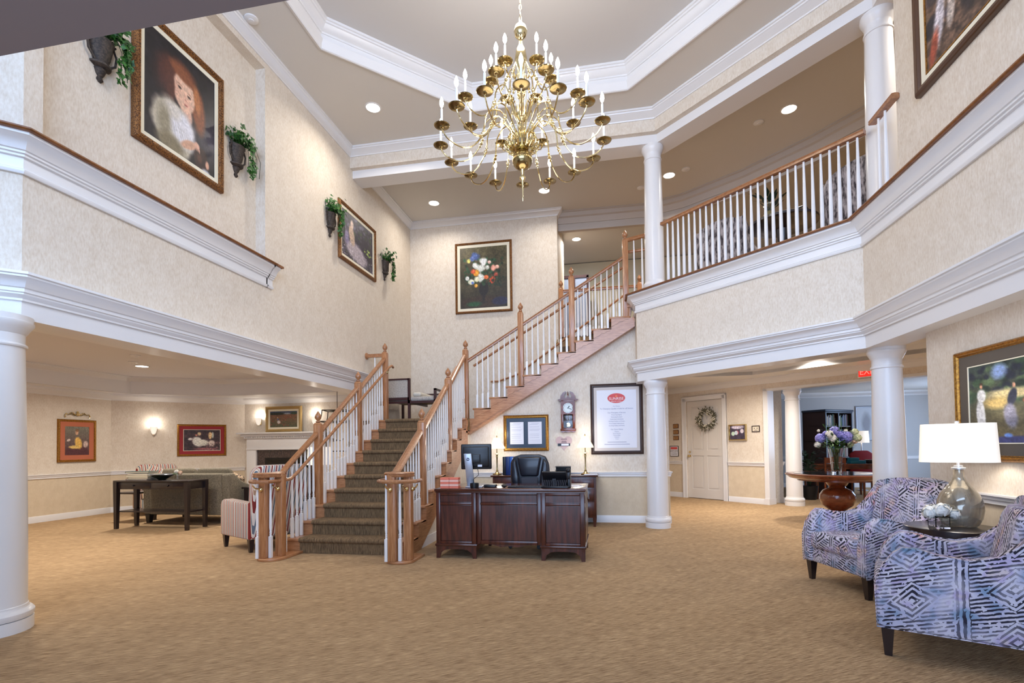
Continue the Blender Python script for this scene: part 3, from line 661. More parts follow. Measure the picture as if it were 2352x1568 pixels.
# gallery guard at the far side of the stairwell
gr = thing('stairwell_guardrail', 'oak guardrail with white balusters round the stairwell on the upper floor', 'railing', (0, 0, 0))
GR = [(-.9, YB+.02), (.70, YB+.02), (.70, 8.4)]
b = MB(); b.sweep3([(p[0], p[1], ZF2+.98) for p in GR[:2]], HR); obj('handrail', b, OAKH, gr)
b = MB(); b.sweep3([(.37, 8.27, 4.56), (.72, 8.10, 4.56)], HR); obj('handrail', b, OAKH, gr)
b = MB(); b.sweep3([(.37, 8.38, 4.40), (.72, 8.30, 4.40)], [(o*.7, z*.7) for o, z in HR]); obj('grab_rail', b, OAKH, gr)
GB = balu(.93, .2); GB.materials.append(WHITE)
for i in range(13):
    o = obj('baluster', GB, WHITE, gr); o.location = (-.82+i*.118, YB+.02, ZF2)
for x, y in ((.48, 8.2), (.60, 8.14)): o = obj('baluster', GB, WHITE, gr); o.location = (x, y, ZF2); o.scale = (1, 1, 1.1)
for x in (-.9+.03, .70):
    o = obj('newel_post', newel_mesh(1.2), OAKV, gr, bevel=.005); o.location = (x, YB+.02, ZF2); q = obj('finial', FIN, OAKH, o); q.location = (0, 0, 1.2-.145)
# balcony railing
br = thing('balcony_railing', 'oak railing with slender white balusters above the right side of the lobby', 'railing', (0, 0, 0))
bb = MB(); bb.lathe([(.026, 0), (.026, .012), (.018, .03), (.024, .045), (.016, .06), (.014, .075), (.021, .11), (.0215, .30), (.017, .6), (.0115, .93)], 10)
BM = bb.mesh('baluster'); BM.materials.append(WHITE)
s0, s1 = Vector((.862, 7.738)), Vector((2.735, 5.865))
for i in range(28):
    p = Vector((.935, 7.665)).lerp(Vector((2.685, 5.915)), i/27); o = obj('baluster', BM, WHITE, br); o.location = (p.x, p.y, ZOAK)
b = MB(); b.sweep3([(s0.x, s0.y, 4.545), (s1.x, s1.y, 4.545)], [(o*1.15, z) for o, z in HR]); obj('handrail', b, OAKH, br)
b = MB(); b.sweep3([(2.74, 5.72, 4.545), (2.74, 5.30, 4.545)], [(o*1.15, z) for o, z in HR]); obj('handrail', b, OAKH, br)
for y in (5.60, 5.48): o = obj('baluster', BM, WHITE, br); o.location = (2.74, y, ZOAK)

# ------------------------------------------------------------ chandelier
CX, CYY = -.735, 4.65
ch = thing('chandelier', 'large three-tier polished brass chandelier with lit candle bulbs', 'chandelier', (CX, CYY, 0))
b = MB(); b.lathe([(.002, 3.55), (.006, 3.57), (.004, 3.62), (.008, 3.70), (.012, 3.75), (.03, 3.765), (.03, 3.78), (.012, 3.80), (.02, 3.86)], 14); obj('drop_finial', b, BRASS, ch)
b = MB(); b.ball((0, 0, 3.945), .096, 28, 16); obj('ball', b, BRASSD, ch)
b = MB(); b.lathe([(.02, 4.02), (.05, 4.025), (.07, 4.03), (.12, 4.05), (.135, 4.08), (.10, 4.10), (.04, 4.11), (.03, 4.14), (.055, 4.17), (.03, 4.22), (.025, 4.30), (.055, 4.35), (.06, 4.38), (.025, 4.42), (.02, 4.52), (.045, 4.56), (.02, 4.60), (.018, 4.76), (.05, 4.84), (.06, 4.91), (.045, 5.00), (.02, 5.05), (.015, 5.10), (.05, 5.13), (.064, 5.18), (.05, 5.23), (.02, 5.255), (.015, 5.28), (.002, 5.29)], 20); obj('stem', b, BRASS, ch)
b = MB()
for i in range(40):     # cast leaf scrolls round the lower bowl
    a = 2*PI*i/40; r = [(.05, 4.05), (.11, 4.03), (.155, 4.06), (.165, 4.10), (.145, 4.12), (.135, 4.10)] if i % 2 else [(.05, 4.10), (.09, 4.16), (.13, 4.17), (.135, 4.14)]
    b.tube([(q*math.cos(a), q*math.sin(a), z) for q, z in r], .006, 5)
obj('scrollwork', b, BRASS, ch)
for i in range(23):
    z = 5.28+i*.058; b = MB(); R = Matrix.Rotation((i % 2)*PI/2, 4, 'Z')
    b.m = R; b.tube([(.011*math.cos(t*PI/4), 0, z+.02+.028*math.sin(t*PI/4)) for t in range(8)], .004, 5, closed=True); obj('chain_link', b, BRASS, ch)
ARMS = {}
def arm_mesh(r, za, zt, sag, zpan):
    pts = []
    P = [(.03, za), (.06, za+.10), (.14, zt), (.24, zt-.05), (.34*r/.77, (zt+zpan)/2-.02), (.48*r/.77, zpan-sag*.75), (.60*r/.77, zpan-sag), (.71*r/.77, zpan-sag*.72), (.77*r/.77-.005, zpan-sag*.25), (r, zpan)]
    P = [(.03, za), (.07*r/.5, za+.09*r/.5), (.17*r/.6, zt), (.27*r/.6, zt-.06), (r*.50, zpan+.02), (r*.62, zpan-sag*.75), (r*.76, zpan-sag), (r*.91, zpan-sag*.72), (r*.985, zpan-sag*.3), (r, zpan)]
    # catmull-rom
    Q = []
    for i in range(len(P)-1):
        p0, p1, p2, p3 = P[max(i-1, 0)], P[i], P[i+1], P[min(i+2, len(P)-1)]
        for t in (0, .33, .66):
            f = lambda a, b_, c, d: .5*((2*b_)+(-a+c)*t+(2*a-5*b_+4*c-d)*t*t+(-a+3*b_-3*c+d)*t**3)
            Q.append((f(p0[0], p1[0], p2[0], p3[0]), f(p0[1], p1[1], p2[1], p3[1])))
    Q.append(P[-1]); b = MB(); b.tube([(x, 0, z) for x, z in Q], .0065, 7)
    x, z = P[4]; b.ball((x, 0, z), .018, 8, 5); b.ball((x+.012, 0, z-.03), .013, 8, 5); b.ball((x-.012, 0, z+.03), .013, 8, 5)
    return b.mesh('arm')
pan = MB(); pan.lathe([(.006, -.02), (.016, -.014), (.020, -.006), (.045, -.004), (.066, .002), (.071, .009), (.066, .009), (.045, .003), (.016, .008), (.013, .03), (.017, .036), (.015, .045), (.002, .045)], 20); PAN = pan.mesh('drip_pan')
can = MB(); can.lathe([(.0105, .04), (.0105, .155), (.006, .158), (.006, .175)], 10); CAN = can.mesh('candle')
bul = MB(); bul.lathe([(.006, .172), (.013, .185), (.0185, .205), (.0165, .228), (.009, .25), (.001, .268)], 10); BUL = bul.mesh('bulb')
for n, r, za, zt, sag, zp, off in ((16, .77, 4.10, 4.37, .15, 4.10, .157), (8, .55, 4.30, 4.62, .13, 4.41, .55), (6, .285, 4.58, 4.82, .09, 4.70, .68)):
    AM = arm_mesh(r, za, zt, sag, zp)
    for i in range(n):
        a = 2*PI*i/n+off-PI/2; c, s = math.cos(a), math.sin(a)
        o = obj('arm', AM, BRASS, ch); o.rotation_euler = (0, 0, a)
        for me, nm, mt_ in ((PAN, 'drip_pan', BRASSD), (CAN, 'candle', CANDLE), (BUL, 'bulb', BULB)):
            q = obj(nm, me, mt_, o); q.location = (r, 0, zp)
point('chandelier_glow', (CX, CYY, 5.55), 75, WARM, .45)
point('chandelier_glow_low', (CX, CYY, 3.2), 25, WARM, .45)

# ------------------------------------------------------------ recessed lights, detectors
dl0 = None
def downlight(x, y, z, label, power=26, r=.095, spot=True):
    t = thing('recessed_light', label, 'ceiling light', (x, y, z), 0, 'recessed ceiling lights')
    b = MB(); b.lathe([(r+.022, 0), (r+.022, -.006), (r+.004, -.010), (r, -.004), (r, 0)], 28, caps=False); obj('trim_ring', b, TRIM, t)
    b = MB(); b.lathe([(r, -.003), (r*.6, -.005), (.001, -.006)], 24, caps=False); obj('lens', b, DL, t)
    l = bpy.data.lights.new('downlight', 'AREA'); l.shape = 'DISK'; l.size = r*1.8; l.energy = power; l.color = WARM; l.spread = math.radians(150)
    o = bpy.data.objects.new('downlight', l); C.objects.link(o); o.location = (x, y, z-.02)
downlight(-3.28, 6.81, ZC, 'lit recessed light in the main ceiling left of the chandelier', 22)
downlight(-3.31, 9.55, ZCB, 'lit recessed light above the stair landing beside the left wall', 16)
downlight(-1.09, 9.52, ZCB, 'lit recessed light above the stairs, just below the chandelier in view', 14)
downlight(1.20, 9.45, ZCB, 'lit recessed gallery light right of the upper column', 30)
downlight(2.71, 7.92, ZCB, 'lit recessed gallery light nearest the right upper column', 30)
downlight(-.62, 12.0, ZCB+.02, 'lit recessed light far back beyond the stair head', 40)
downlight(-8.2, 7.70, 2.78, 'lit recessed light in the lounge tray ceiling', 36)
downlight(3.51, 9.60, 2.74, 'lit recessed light over the right hallway', 34)
for i_, (x, y, z, p) in enumerate(((-8.6, 4.5, 2.78, 36), (-6.2, 5.0, 2.78, 30), (-6.0, 8.4, 2.78, 34), (-5.6, 3.9, 2.78, 20), (3.8, 7.2, 2.74, 24), (2.2, 9.9, 2.74, 42), (5.0, 6.4, 2.74, 30), (3.9, 5.6, ZCB, 50))):  # out-of-view downlights added as warm fill
    downlight(x, y, z, ['unseen recessed light added at the front left of the lounge', 'unseen recessed light added over the lounge aisle near the lobby', 'unseen recessed light added over the lounge by the stairs', 'unseen recessed light added just inside the near left beam', 'unseen recessed hallway light added behind the right column', 'unseen recessed hallway light added before the white door', 'unseen recessed hallway light added behind the right wall', 'unseen recessed gallery light added above the right upper wall'][i_], p)
for x, y, z, lab in ((-3.96, 5.10, ZC, 'small white round detector on the main ceiling beside the crown'), (2.36, 8.16, ZCB, 'white round speaker grille on the gallery ceiling'), (.73, 9.80, ZCB, 'white smoke detector left of the upper column'), (1.47, 9.30, ZCB, 'tiny grey ceiling plate beside the gallery light'), (-7.37, 6.80, 2.78, 'flat white disc on the lounge ceiling'), (-7.95, 7.3, 2.78, 'white smoke detector on the lounge ceiling')):
    t = thing('smoke_detector', lab, 'detector', (x, y, z), 0)
    b = MB(); b.lathe([(.075, 0), (.075, -.012), (.06, -.02), (.03, -.024), (.03, -.032), (.001, -.034)] , 20, caps=False); obj('housing', b, TRIM, t)
# ------------------------------------------------------------ pictures painted as colour on a fine grid
PAINT = bpy.data.materials.new('painted_canvas'); PAINT.use_nodes = True
_n = PAINT.node_tree.nodes.new('ShaderNodeVertexColor'); _n.layer_name = 'Col'
PAINT.node_tree.links.new(_n.outputs['Color'], PAINT.node_tree.nodes['Principled BSDF'].inputs['Base Color'])
PAINT.node_tree.nodes['Principled BSDF'].inputs['Roughness'].default_value = .45
class Canvas:
    def __init__(s, w, h, c, seed=1):
        s.w, s.h = w, h; s.a = np.zeros((h, w, 3)); s.a[:] = np.array(c)/255; s.r = np.random.RandomState(seed)
        s.Y, s.X = np.mgrid[0:h, 0:w]; s.X = (s.X+.5)/w; s.Y = 1-(s.Y+.5)/h          # y up, 0..1
        s.asp = w/h
    def noise(s, sc, seed):
        r = np.random.RandomState(seed); n = max(2, int(sc)); g = r.rand(n+2, n+2)
        x = s.X*n; y = s.Y*n; i = x.astype(int); j = y.astype(int); fx = x-i; fy = y-j; fx = fx*fx*(3-2*fx); fy = fy*fy*(3-2*fy)
        return (g[j, i]*(1-fx)+g[j, i+1]*fx)*(1-fy)+(g[j+1, i]*(1-fx)+g[j+1, i+1]*fx)*fy
    def mix(s, m, c):
        m = np.clip(m, 0, 1)[..., None]; s.a = s.a*(1-m)+np.array(c)/255*m; return s
    def el(s, x, y, rx, ry, c, soft=.15, rot=0, k=1.0, rough=.12):
        dx = (s.X-x); dy = (s.Y-y); co, si = math.cos(rot), math.sin(rot)
        d = np.sqrt(((dx*co+dy*si)/rx)**2+((-dx*si+dy*co)/ry)**2)+(s.noise(14, int(x*997+y*131)) -.5)*rough
        return s.mix((1-d)/soft*k if k == 1 else np.clip((1-d)/soft, 0, 1)*k, c)
    def vg(s, c0, c1):
        t = s.Y[..., None]; s.a = np.array(c0)/255*(1-t)+np.array(c1)/255*t; return s
    def mottle(s, amt, sc=30, seed=3):
        s.a *= (1+(s.noise(sc, seed)-.5)*amt)[..., None]; s.a *= (1+(s.noise(sc*2.3, seed+1)-.5)*amt)[..., None]; return s
    def dabs(s, n, x0, y0, x1, y1, cols, r0=.01, r1=.03):
        for _ in range(n):
            c = cols[s.r.randint(len(cols))]; x = x0+(x1-x0)*s.r.rand(); y = y0+(y1-y0)*s.r.rand(); r = r0+(r1-r0)*s.r.rand()
            s.el(x, y, r, r*s.asp*(.6+.6*s.r.rand()), c, .5, s.r.rand()*3)
        return s
def canvas_obj(cv, w, h, parent, loc=(0, 0, 0), name='canvas'):
    W, H = cv.w, cv.h; xs = np.linspace(-w/2, w/2, W); zs = np.linspace(h/2, -h/2, H)
    vs_ = [(x, 0, z) for z in zs for x in xs]
    fs = [(j*W+i, (j+1)*W+i, (j+1)*W+i+1, j*W+i+1) for j in range(H-1) for i in range(W-1)]
    me = bpy.data.meshes.new(name); me.from_pydata(vs_, [], fs)
    at = me.color_attributes.new('Col', 'FLOAT_COLOR', 'POINT'); a = np.clip(cv.a, 0, 1).reshape(-1, 3)
    a = np.where(a <= .04045, a/12.92, ((a+.055)/1.055)**2.4); at.data.foreach_set('color', np.hstack([a, np.ones((len(a), 1))]).ravel())
    me.materials.append(PAINT); o = bpy.data.objects.new(name, me); C.objects.link(o); o.parent = parent; o.location = loc; return o
def picture(name, label, loc, rotz, w, h, fw, mat, cv, liner=None, linermat=LINEN, inner=None, depth=.045, cat='picture', prof=None, glass=False, beads=0):
    t = thing(name, label, cat, loc, rotz)
    fr = prof or [(0, 0), (0, .6), (.15, .85), (.35, 1.0), (.55, .8), (.75, .85), (.9, .55), (1, .5), (1, 0)]
    path = [(-w/2, -h/2), (-w/2, h/2), (w/2, h/2), (w/2, -h/2)]
    def ring(p, pr, m, nm, **k):
        b = MB(); b.sweep(p, pr, closed=True)            # built flat in xy then stood up
        b.v = [(x, -z, y) for x, y, z in b.v]; return obj(nm, b, m, t, **k)
    ring(path, [(o*fw, z*depth) for o, z in fr], mat, 'frame')
    iw, ih = w-2*fw, h-2*fw
    if beads:
        b = MB(); n = int((w+h)*2/beads)
        for i in range(n):
            d = i*2*(w+h-2*fw)/n; W_, H_ = w-fw, h-fw
            if d < W_: p = (-W_/2+d, H_/2)
            elif d < W_+H_: p = (W_/2, H_/2-(d-W_))
            elif d < 2*W_+H_: p = (W_/2-(d-W_-H_), -H_/2)
            else: p = (-W_/2, -H_/2+(d-2*W_-H_))
            b.ball((p[0], -depth*.85, p[1]), beads*.3, 6, 4)
        obj('beading', b, mat, t, kind='stuff')
    y = -.012
    if liner:
        a, bb = iw/2+.003, ih/2+.003; c, d = iw/2-liner, ih/2-liner
        ring([(-a, -bb), (-a, bb), (a, bb), (a, -bb)], [(0, 0), (0, depth*.5), (liner, depth*.38), (liner, 0)], linermat, 'liner')
        iw -= 2*liner; ih -= 2*liner
    if inner:   # thin fillet
        iwd, im = inner; a, bb = iw/2, ih/2
        ring([(-a, -bb), (-a, bb), (a, bb), (a, -bb)], [(0, 0), (0, depth*.45), (iwd, depth*.4), (iwd, 0)], im, 'fillet')
        iw -= 2*iwd; ih -= 2*iwd
    if cv is not None: canvas_obj(cv, iw+.004, ih+.004, t, (0, -depth*.32, 0))
    b = MB(); b.box(-w/2+.01, -.003, -h/2+.01, w/2-.01, 0, h/2-.01); obj('backing', b, DKF, t, smooth=False)
    return t
# 1 portrait in the left recess
cv = Canvas(110, 132, (26, 22, 26)).mottle(.5, 12).el(.9, .35, .3, .3, (96, 90, 104), .9, k=.7)
cv.el(.30, .66, .24, .26, (70, 38, 34), .6).el(.42, .74, .28, .20, (86, 46, 34), .5).el(.55, .80, .22, .13, (116, 64, 40), .5, -.2).el(.74, .56, .13, .26, (134, 76, 46), .4, .15)
cv.el(.56, .42, .10, .12, (214, 170, 148), .3).el(.53, .63, .165, .19, (226, 184, 158), .14, .2, rough=.03).el(.43, .62, .07, .14, (206, 156, 134), .9, .2, k=.6).el(.58, .55, .08, .06, (232, 166, 146), .9, k=.5)
cv.el(.50, .80, .22, .07, (132, 76, 46), .4, -.25).el(.72, .66, .06, .17, (178, 112, 66), .5, .2).el(.34, .62, .07, .17, (84, 46, 36), .4, .1).mottle(.12, 60, 4)
cv.el(.465, .655, .034, .017, (70, 50, 44), .5, -.1, rough=0).el(.60, .625, .034, .017, (70, 50, 44), .5, -.1, rough=0).el(.465, .683, .045, .006, (130, 84, 60), .7, -.1, rough=0).el(.61, .653, .04, .006, (130, 84, 60), .7, -.1, rough=0).el(.54, .60, .012, .045, (206, 152, 130), .9, .1, rough=0).el(.552, .572, .022, .010, (190, 130, 112), .8, rough=0).el(.555, .525, .036, .010, (170, 80, 74), .6, rough=0)
cv.el(.38, .22, .33, .27, (188, 178, 158), .18, -.3).el(.50, .26, .24, .20, (222, 220, 226), .4, -.2).el(.36, .38, .16, .10, (214, 206, 196), .5).el(.26, .22, .13, .22, (150, 140, 116), .6)
for k_ in range(9): cv.el(.34+.04*k_, .26-.01*k_, .008, .16, (176, 168, 160), .8, .25+.05*k_, k=.6)
cv.el(.34, .05, .24, .12, (126, 114, 88), .5).el(.60, .16, .15, .05, (206, 160, 132), .3, .35).el(.78, .10, .12, .13, (52, 32, 28), .2).el(.76, .10, .05, .06, (84, 54, 40), .6).el(.72, .21, .05, .04, (220, 172, 148), .4, -.3)
for k_ in range(4): cv.el(.69+.022*k_, .185-.004*k_, .009, .03, (216, 166, 142), .5, .2)
cv.el(.88, .08, .035, .05, (214, 164, 138), .4).el(.86, -.02, .1, .06, (200, 200, 206), .4)
cv.mottle(.14, 55, 9)
picture('portrait_painting', 'large carved gilt painting of a red haired child in white, high in the left recess', (XL-.133, 4.44, 4.82), PI/2, 1.11, 1.31, .075, GOLDD, cv, liner=.045, depth=.06, beads=.03)
# 2 garden painting
cv = Canvas(110, 76, (58, 52, 66)).mottle(.7, 14).dabs(60, 0, .55, 1, 1, [(40, 38, 56), (96, 90, 112), (58, 70, 50)], .02, .06)
cv.el(.75, .45, .24, .35, (42, 36, 52), .5).el(.45, .22, .42, .22, (176, 164, 172), .3, -.25).el(.30, .55, .10, .26, (198, 172, 150), .3, .15).el(.31, .80, .06, .11, (214, 190, 176), .4).el(.15, .45, .08, .2, (134, 124, 160), .5)
cv.dabs(70, 0, 0, 1, .35, [(236, 232, 236), (190, 180, 190), (120, 120, 90)], .006, .014).dabs(14, .7, .35, 1, .5, [(190, 210, 110), (150, 180, 90)], .01, .03).mottle(.25, 40, 5)
picture('garden_painting', 'gilt framed painting of a seated lady in pale garden tones on the left wall', (XL, 7.96, 4.765), PI/2, 1.29, .95, .06, GOLDD, cv, liner=.045, depth=.05, beads=.028)
# 3 flower painting
cv = Canvas(110, 136, (70, 66, 46)).vg((44, 40, 30), (92, 84, 58)).mottle(.3, 8).el(.5, .1, .6, .12, (58, 44, 34), .4).el(.85, .10, .2, .08, (38, 40, 66), .3)
cv.el(.50, .31, .105, .12, (30, 28, 30), .15).el(.50, .17, .035, .08, (34, 30, 30), .3).el(.50, .09, .10, .025, (48, 40, 34), .3).el(.30, .07, .2, .05, (40, 80, 50), .5)
cv.dabs(90, .1, .38, .9, .82, [(40, 70, 44), (54, 88, 60), (30, 50, 36)], .02, .045)
for x, y, r, c in ((.32, .86, .10, (70, 92, 150)), (.26, .82, .06, (90, 110, 170)), (.18, .78, .05, (206, 200, 110)), (.44, .66, .10, (214, 216, 206)), (.33, .70, .07, (226, 228, 220)), (.50, .76, .09, (232, 232, 226)), (.58, .66, .06, (206, 208, 196)), (.35, .57, .085, (226, 150, 40)), (.28, .61, .06, (206, 86, 50)), (.44, .50, .09, (226, 226, 216)), (.36, .48, .07, (232, 226, 190)), (.24, .44, .07, (220, 220, 196)), (.16, .50, .045, (226, 226, 220)), (.70, .64, .07, (232, 160, 140)), (.79, .66, .045, (236, 180, 160)), (.63, .74, .04, (236, 190, 176)), (.68, .45, .075, (206, 80, 48)), (.56, .50, .05, (220, 110, 60)), (.34, .37, .045, (226, 160, 60)), (.27, .42, .03, (80, 110, 190)), (.76, .53, .04, (180, 80, 60))):
    cv.el(x, y, r, r*cv.asp, c, .35, rough=.5); cv.el(x+.01, y+.01, r*.5, r*.5*cv.asp, tuple(min(255, q+24) for q in c), .7)
cv.dabs(40, .6, .35, .95, .5, [(34, 50, 40), (50, 60, 44)], .01, .03).mottle(.3, 50, 11)
picture('flower_painting', 'tall framed still life of mixed flowers in an urn on the back stair wall', (-2.50, YB, 4.83), 0, 1.235, 1.51, .05, GOLDD, cv, liner=.06, depth=.05, beads=.035)
# 4 upper right
cv = Canvas(90, 80, (96, 74, 60)).mottle(.6, 16).dabs(60, 0, .3, 1, 1, [(40, 36, 42), (66, 52, 48), (120, 96, 76), (52, 46, 60)], .04, .1).el(.14, .35, .06, .28, (208, 200, 206), .4, -.1).el(.26, .38, .05, .25, (190, 176, 166), .4, -.1).el(.08, .15, .05, .2, (170, 80, 56), .5, -.2).el(.42, .4, .1, .3, (30, 28, 36), .4).el(.9, .6, .14, .4, (150, 140, 140), .5).el(.3, .62, .04, .05, (206, 150, 120), .4).el(.16, .68, .03, .05, (196, 140, 110), .5).mottle(.4, 40, 2)
picture('street_scene_painting', 'dark wood and gilt framed painting high on the right wall above the ledge', (2.78, 4.23, 4.86), -PI/2, 1.52, 1.18, .07, mk('walnut_gilt', rgb(84, 52, 26), .35, coat=.4), cv, liner=.055, inner=(.014, GOLD), depth=.06)
# 5 lower right
cv = Canvas(120, 86, (70, 84, 62)).vg((110, 96, 66), (58, 74, 70)).dabs(90, 0, .55, 1, 1, [(60, 84, 64), (40, 54, 50), (90, 110, 80), (36, 44, 60)], .03, .07).el(.33, .88, .1, .12, (136, 160, 206), .5).el(.45, .60, .3, .08, (216, 200, 150), .5).el(.3, .5, .2, .1, (196, 170, 110), .6)
for x, c in ((.13, (226, 226, 226)), (.92, (200, 196, 216))):
    cv.el(x, .34, .055, .26, c, .25, .04).el(x+.01, .60, .055, .1, c, .3).el(x+.01, .72, .018, .035, (196, 146, 120), .4).el(x+.01, .755, .022, .02, (70, 50, 40), .4)
cv.el(.45, .55, .05, .12, (44, 50, 70), .25, -.2).el(.43, .33, .075, .18, (130, 130, 150), .35, .1).el(.47, .69, .018, .035, (206, 156, 128), .4)
cv.el(.64, .50, .1, .05, (196, 90, 66), .3).el(.62, .40, .012, .16, (190, 84, 60), .3).el(.66, .66, .045, .14, (190, 190, 196), .3).el(.66, .80, .02, .035, (196, 146, 120), .4).el(.66, .84, .035, .014, (40, 36, 40), .3)
cv.el(.5, .04, .5, .06, (60, 66, 120), .4).el(.40, .10, .05, .03, (110, 150, 226), .4).mottle(.25, 50, 4)
picture('garden_party_print', 'gilt framed print of figures by a bench, behind the large glass table lamp', (2.83, 4.10, 1.522), -PI/2, 1.22, .865, .045, GOLD, cv, liner=.085, linermat=mk('taupe_mat_board', rgb(92, 84, 76), .8), inner=(.008, LINEN), depth=.045)
# 6, 7 lounge
OM = mk('terracotta_mat_board', rgb(186, 106, 76), .8); RM = mk('crimson_mat_board', rgb(150, 42, 50), .8)
cv = Canvas(70, 90, (96, 88, 84)).vg((84, 54, 60), (120, 116, 100)).el(.5, .1, .7, .22, (84, 46, 52), .4).el(.55, .42, .16, .25, (226, 180, 90), .3, .3).el(.40, .28, .28, .07, (226, 190, 110), .4).el(.48, .78, .08, .09, (206, 160, 130), .4).el(.50, .86, .09, .06, (130, 90, 60), .4).el(.85, .38, .12, .14, (206, 180, 170), .4).el(.15, .52, .09, .05, (220, 200, 190), .4, .4).mottle(.25, 30, 8)
picture('rust_matted_print', 'upright gilt framed print with terracotta mat below a brass ornament', (-10, 8.01, 1.464), PI/2, .715, .81, .045, GOLD, cv, liner=.09, linermat=OM, depth=.04)
cv = Canvas(110, 64, (58, 38, 40)).mottle(.6, 14).el(.38, .42, .16, .28, (222, 218, 210), .3, .2).el(.52, .38, .2, .18, (214, 210, 198), .4, -.2).el(.18, .55, .08, .07, (216, 206, 200), .4, .5).el(.42, .80, .06, .1, (206, 180, 140), .4).el(.34, .74, .04, .05, (206, 130, 110), .4).el(.72, .72, .06, .2, (226, 190, 140), .3).el(.79, .74, .03, .18, (196, 200, 190), .3).el(.76, .35, .12, .18, (206, 190, 180), .4).el(.6, .08, .4, .08, (150, 86, 90), .5).dabs(40, .6, 0, 1, .4, [(150, 110, 110), (96, 66, 70)], .01, .03).mottle(.35, 36, 8)
picture('red_matted_print', 'wide gilt framed print with crimson mat above the green sofa', (-8.866-.005, 9.825, 1.476), PI/4, .935, .70, .042, GOLD, cv, liner=.072, linermat=RM, inner=(.008, LINEN), depth=.04, beads=.025)
# 8 above the mantel
cv = Canvas(90, 56, (120, 84, 70)).vg((84, 90, 66), (150, 96, 78)).el(.5, .92, .7, .14, (70, 84, 110), .3).el(.25, .84, .4, .09, (40, 52, 50), .3).el(.88, .86, .14, .1, (60, 80, 70), .3).el(.62, .84, .16, .06, (150, 160, 170), .5).dabs(80, 0, .1, 1, .66, [(150, 70, 60), (120, 84, 66), (96, 96, 70), (170, 96, 80)], .01, .03).el(.32, .32, .07, .12, (216, 210, 206), .4).el(.29, .50, .035, .08, (96, 106, 150), .4).el(.28, .60, .02, .035, (226, 196, 130), .4).mottle(.3, 40, 6)
picture('poppy_field_painting', 'gilt framed red field landscape standing on the white mantel', (-7.17, 10.30, 1.93), 0, .905, .585, .07, mk('pale_gilt', rgb(190, 160, 104), .4, .5), cv, liner=.045, depth=.05, beads=.03)

# flat print helpers
def textobj(name, s, size, mat, parent, loc, rot=(PI/2, 0, 0), align='CENTER', ext=.0006, sx=1):
    cu = bpy.data.curves.new(name, 'FONT'); cu.body = s; cu.size = size; cu.align_x = align; cu.align_y = 'CENTER'; cu.extrude = ext; cu.resolution_u = 2
    q = bpy.data.objects.new('tmp', cu); C.objects.link(q); me = bpy.data.meshes.new_from_object(q.evaluated_get(bpy.context.evaluated_depsgraph_get())); bpy.data.objects.remove(q)
    me.name = name; me.materials.clear(); me.materials.append(mat); o = bpy.data.objects.new(name, me); C.objects.link(o); o.parent = parent; o.location = loc; o.rotation_euler = rot; o.scale = (sx, 1, 1); return o
INK = mk('dark_ink', rgb(50, 50, 70), .8); LINK = mk('pale_ink', rgb(148, 150, 176), .8); REDL = mk('coral_logo_red', rgb(214, 84, 84), .6); WHI = mk('logo_white', rgb(245, 235, 235), .6)
# 9 poster
px, pz = .165, 1.67
t = picture('mission_poster', 'big dark framed white poster with red oval logo left of the white column', (px, YS, pz), 0, .83, 1.14, .055, DKF, None, liner=.05, linermat=mk('silver_liner', rgb(206, 196, 190), .6), depth=.04)
b = MB(); b.box(-.315, -.014, -.47, .315, -.011, .47); obj('poster_sheet', b, PAPER, t, smooth=False)
b = MB(); b.m = Matrix.Translation((0, -.014, .335)) @ Matrix.Rotation(PI/2, 4, 'X') @ Matrix.Diagonal((1, .56, 1, 1)); b.lathe([(.14, 0), (.14, .002)], 36); obj('logo_oval', b, REDL, t, smooth=False)
textobj('logo_lettering', 'SUNRISE', .062, WHI, t, (0, -.018, .325)); textobj('logo_lettering', 'SENIOR LIVING', .024, WHI, t, (0, -.018, .283))
b = MB(); b.m = Matrix.Translation((0, -.0165, .368)) @ Matrix.Rotation(PI/2, 4, 'X'); b.lathe([(.016, 0), (.016, .001)], 16); obj('logo_sun', b, mk('logo_orange', rgb(236, 130, 84), .6), t, smooth=False)
for s, z, sz in (('Our Mission', .205, .022), ('To Champion Quality of Life for all Seniors', .165, .030), ('Our Principles of Service', .10, .028), ('Preserving Dignity', .065, .022), ('Nurturing the Spirit', .030, .022), ('Celebrating Individuality', -.005, .022), ('Enabling Freedom of Choice', -.04, .022), ('Encouraging Independence', -.075, .022), ('Involving Family and Friends', -.11, .022),
                 ('Our Core Values', -.17, .028), ('Passion', -.205, .022), ('Joy in Service', -.235, .022), ('Stewardship', -.265, .022), ('Respect', -.295, .022), ('Trust', -.325, .022)):
    textobj('poster_line', s, sz, LINK, t, (0, -.0155, z))
def inkline(parent, x0, x1, z, y, m=LINK, th=.004, name='printed_line'):
    b = MB(); b.box(x0, y-.0006, z-th/2, x1, y, z+th/2); return obj(name, b, m, parent, smooth=False)
inkline(t, -.15, .15, -.375, -.014, th=.008); inkline(t, -.2, .2, -.41, -.014, th=.008)
# 10 notices frame
t = picture('notice_frame', 'gold frame with navy mat holding two printed sheets under the stairs', (-1.32, YS, 1.467), 0, .76, .60, .05, GOLD, None, depth=.04)
b = MB(); b.box(-.335, -.012, -.255, .335, -.009, .255); obj('mat_board', b, mk('navy_mat_board', rgb(46, 58, 76), .3), t, smooth=False)
for x in (-.155, .15):
    b = MB(); b.box(x-.115, -.014, -.185, x+.115, -.012, .185); o = obj('printed_sheet', b, PAPER, t, smooth=False)
    for z in (.16, .14, .10, .06, .04, -.02, -.05, -.08, -.12, -.15): inkline(o, x-.09+.03*(z == .16), x+.09-.02*(int(z*100) % 3), z, -.014, th=.003)
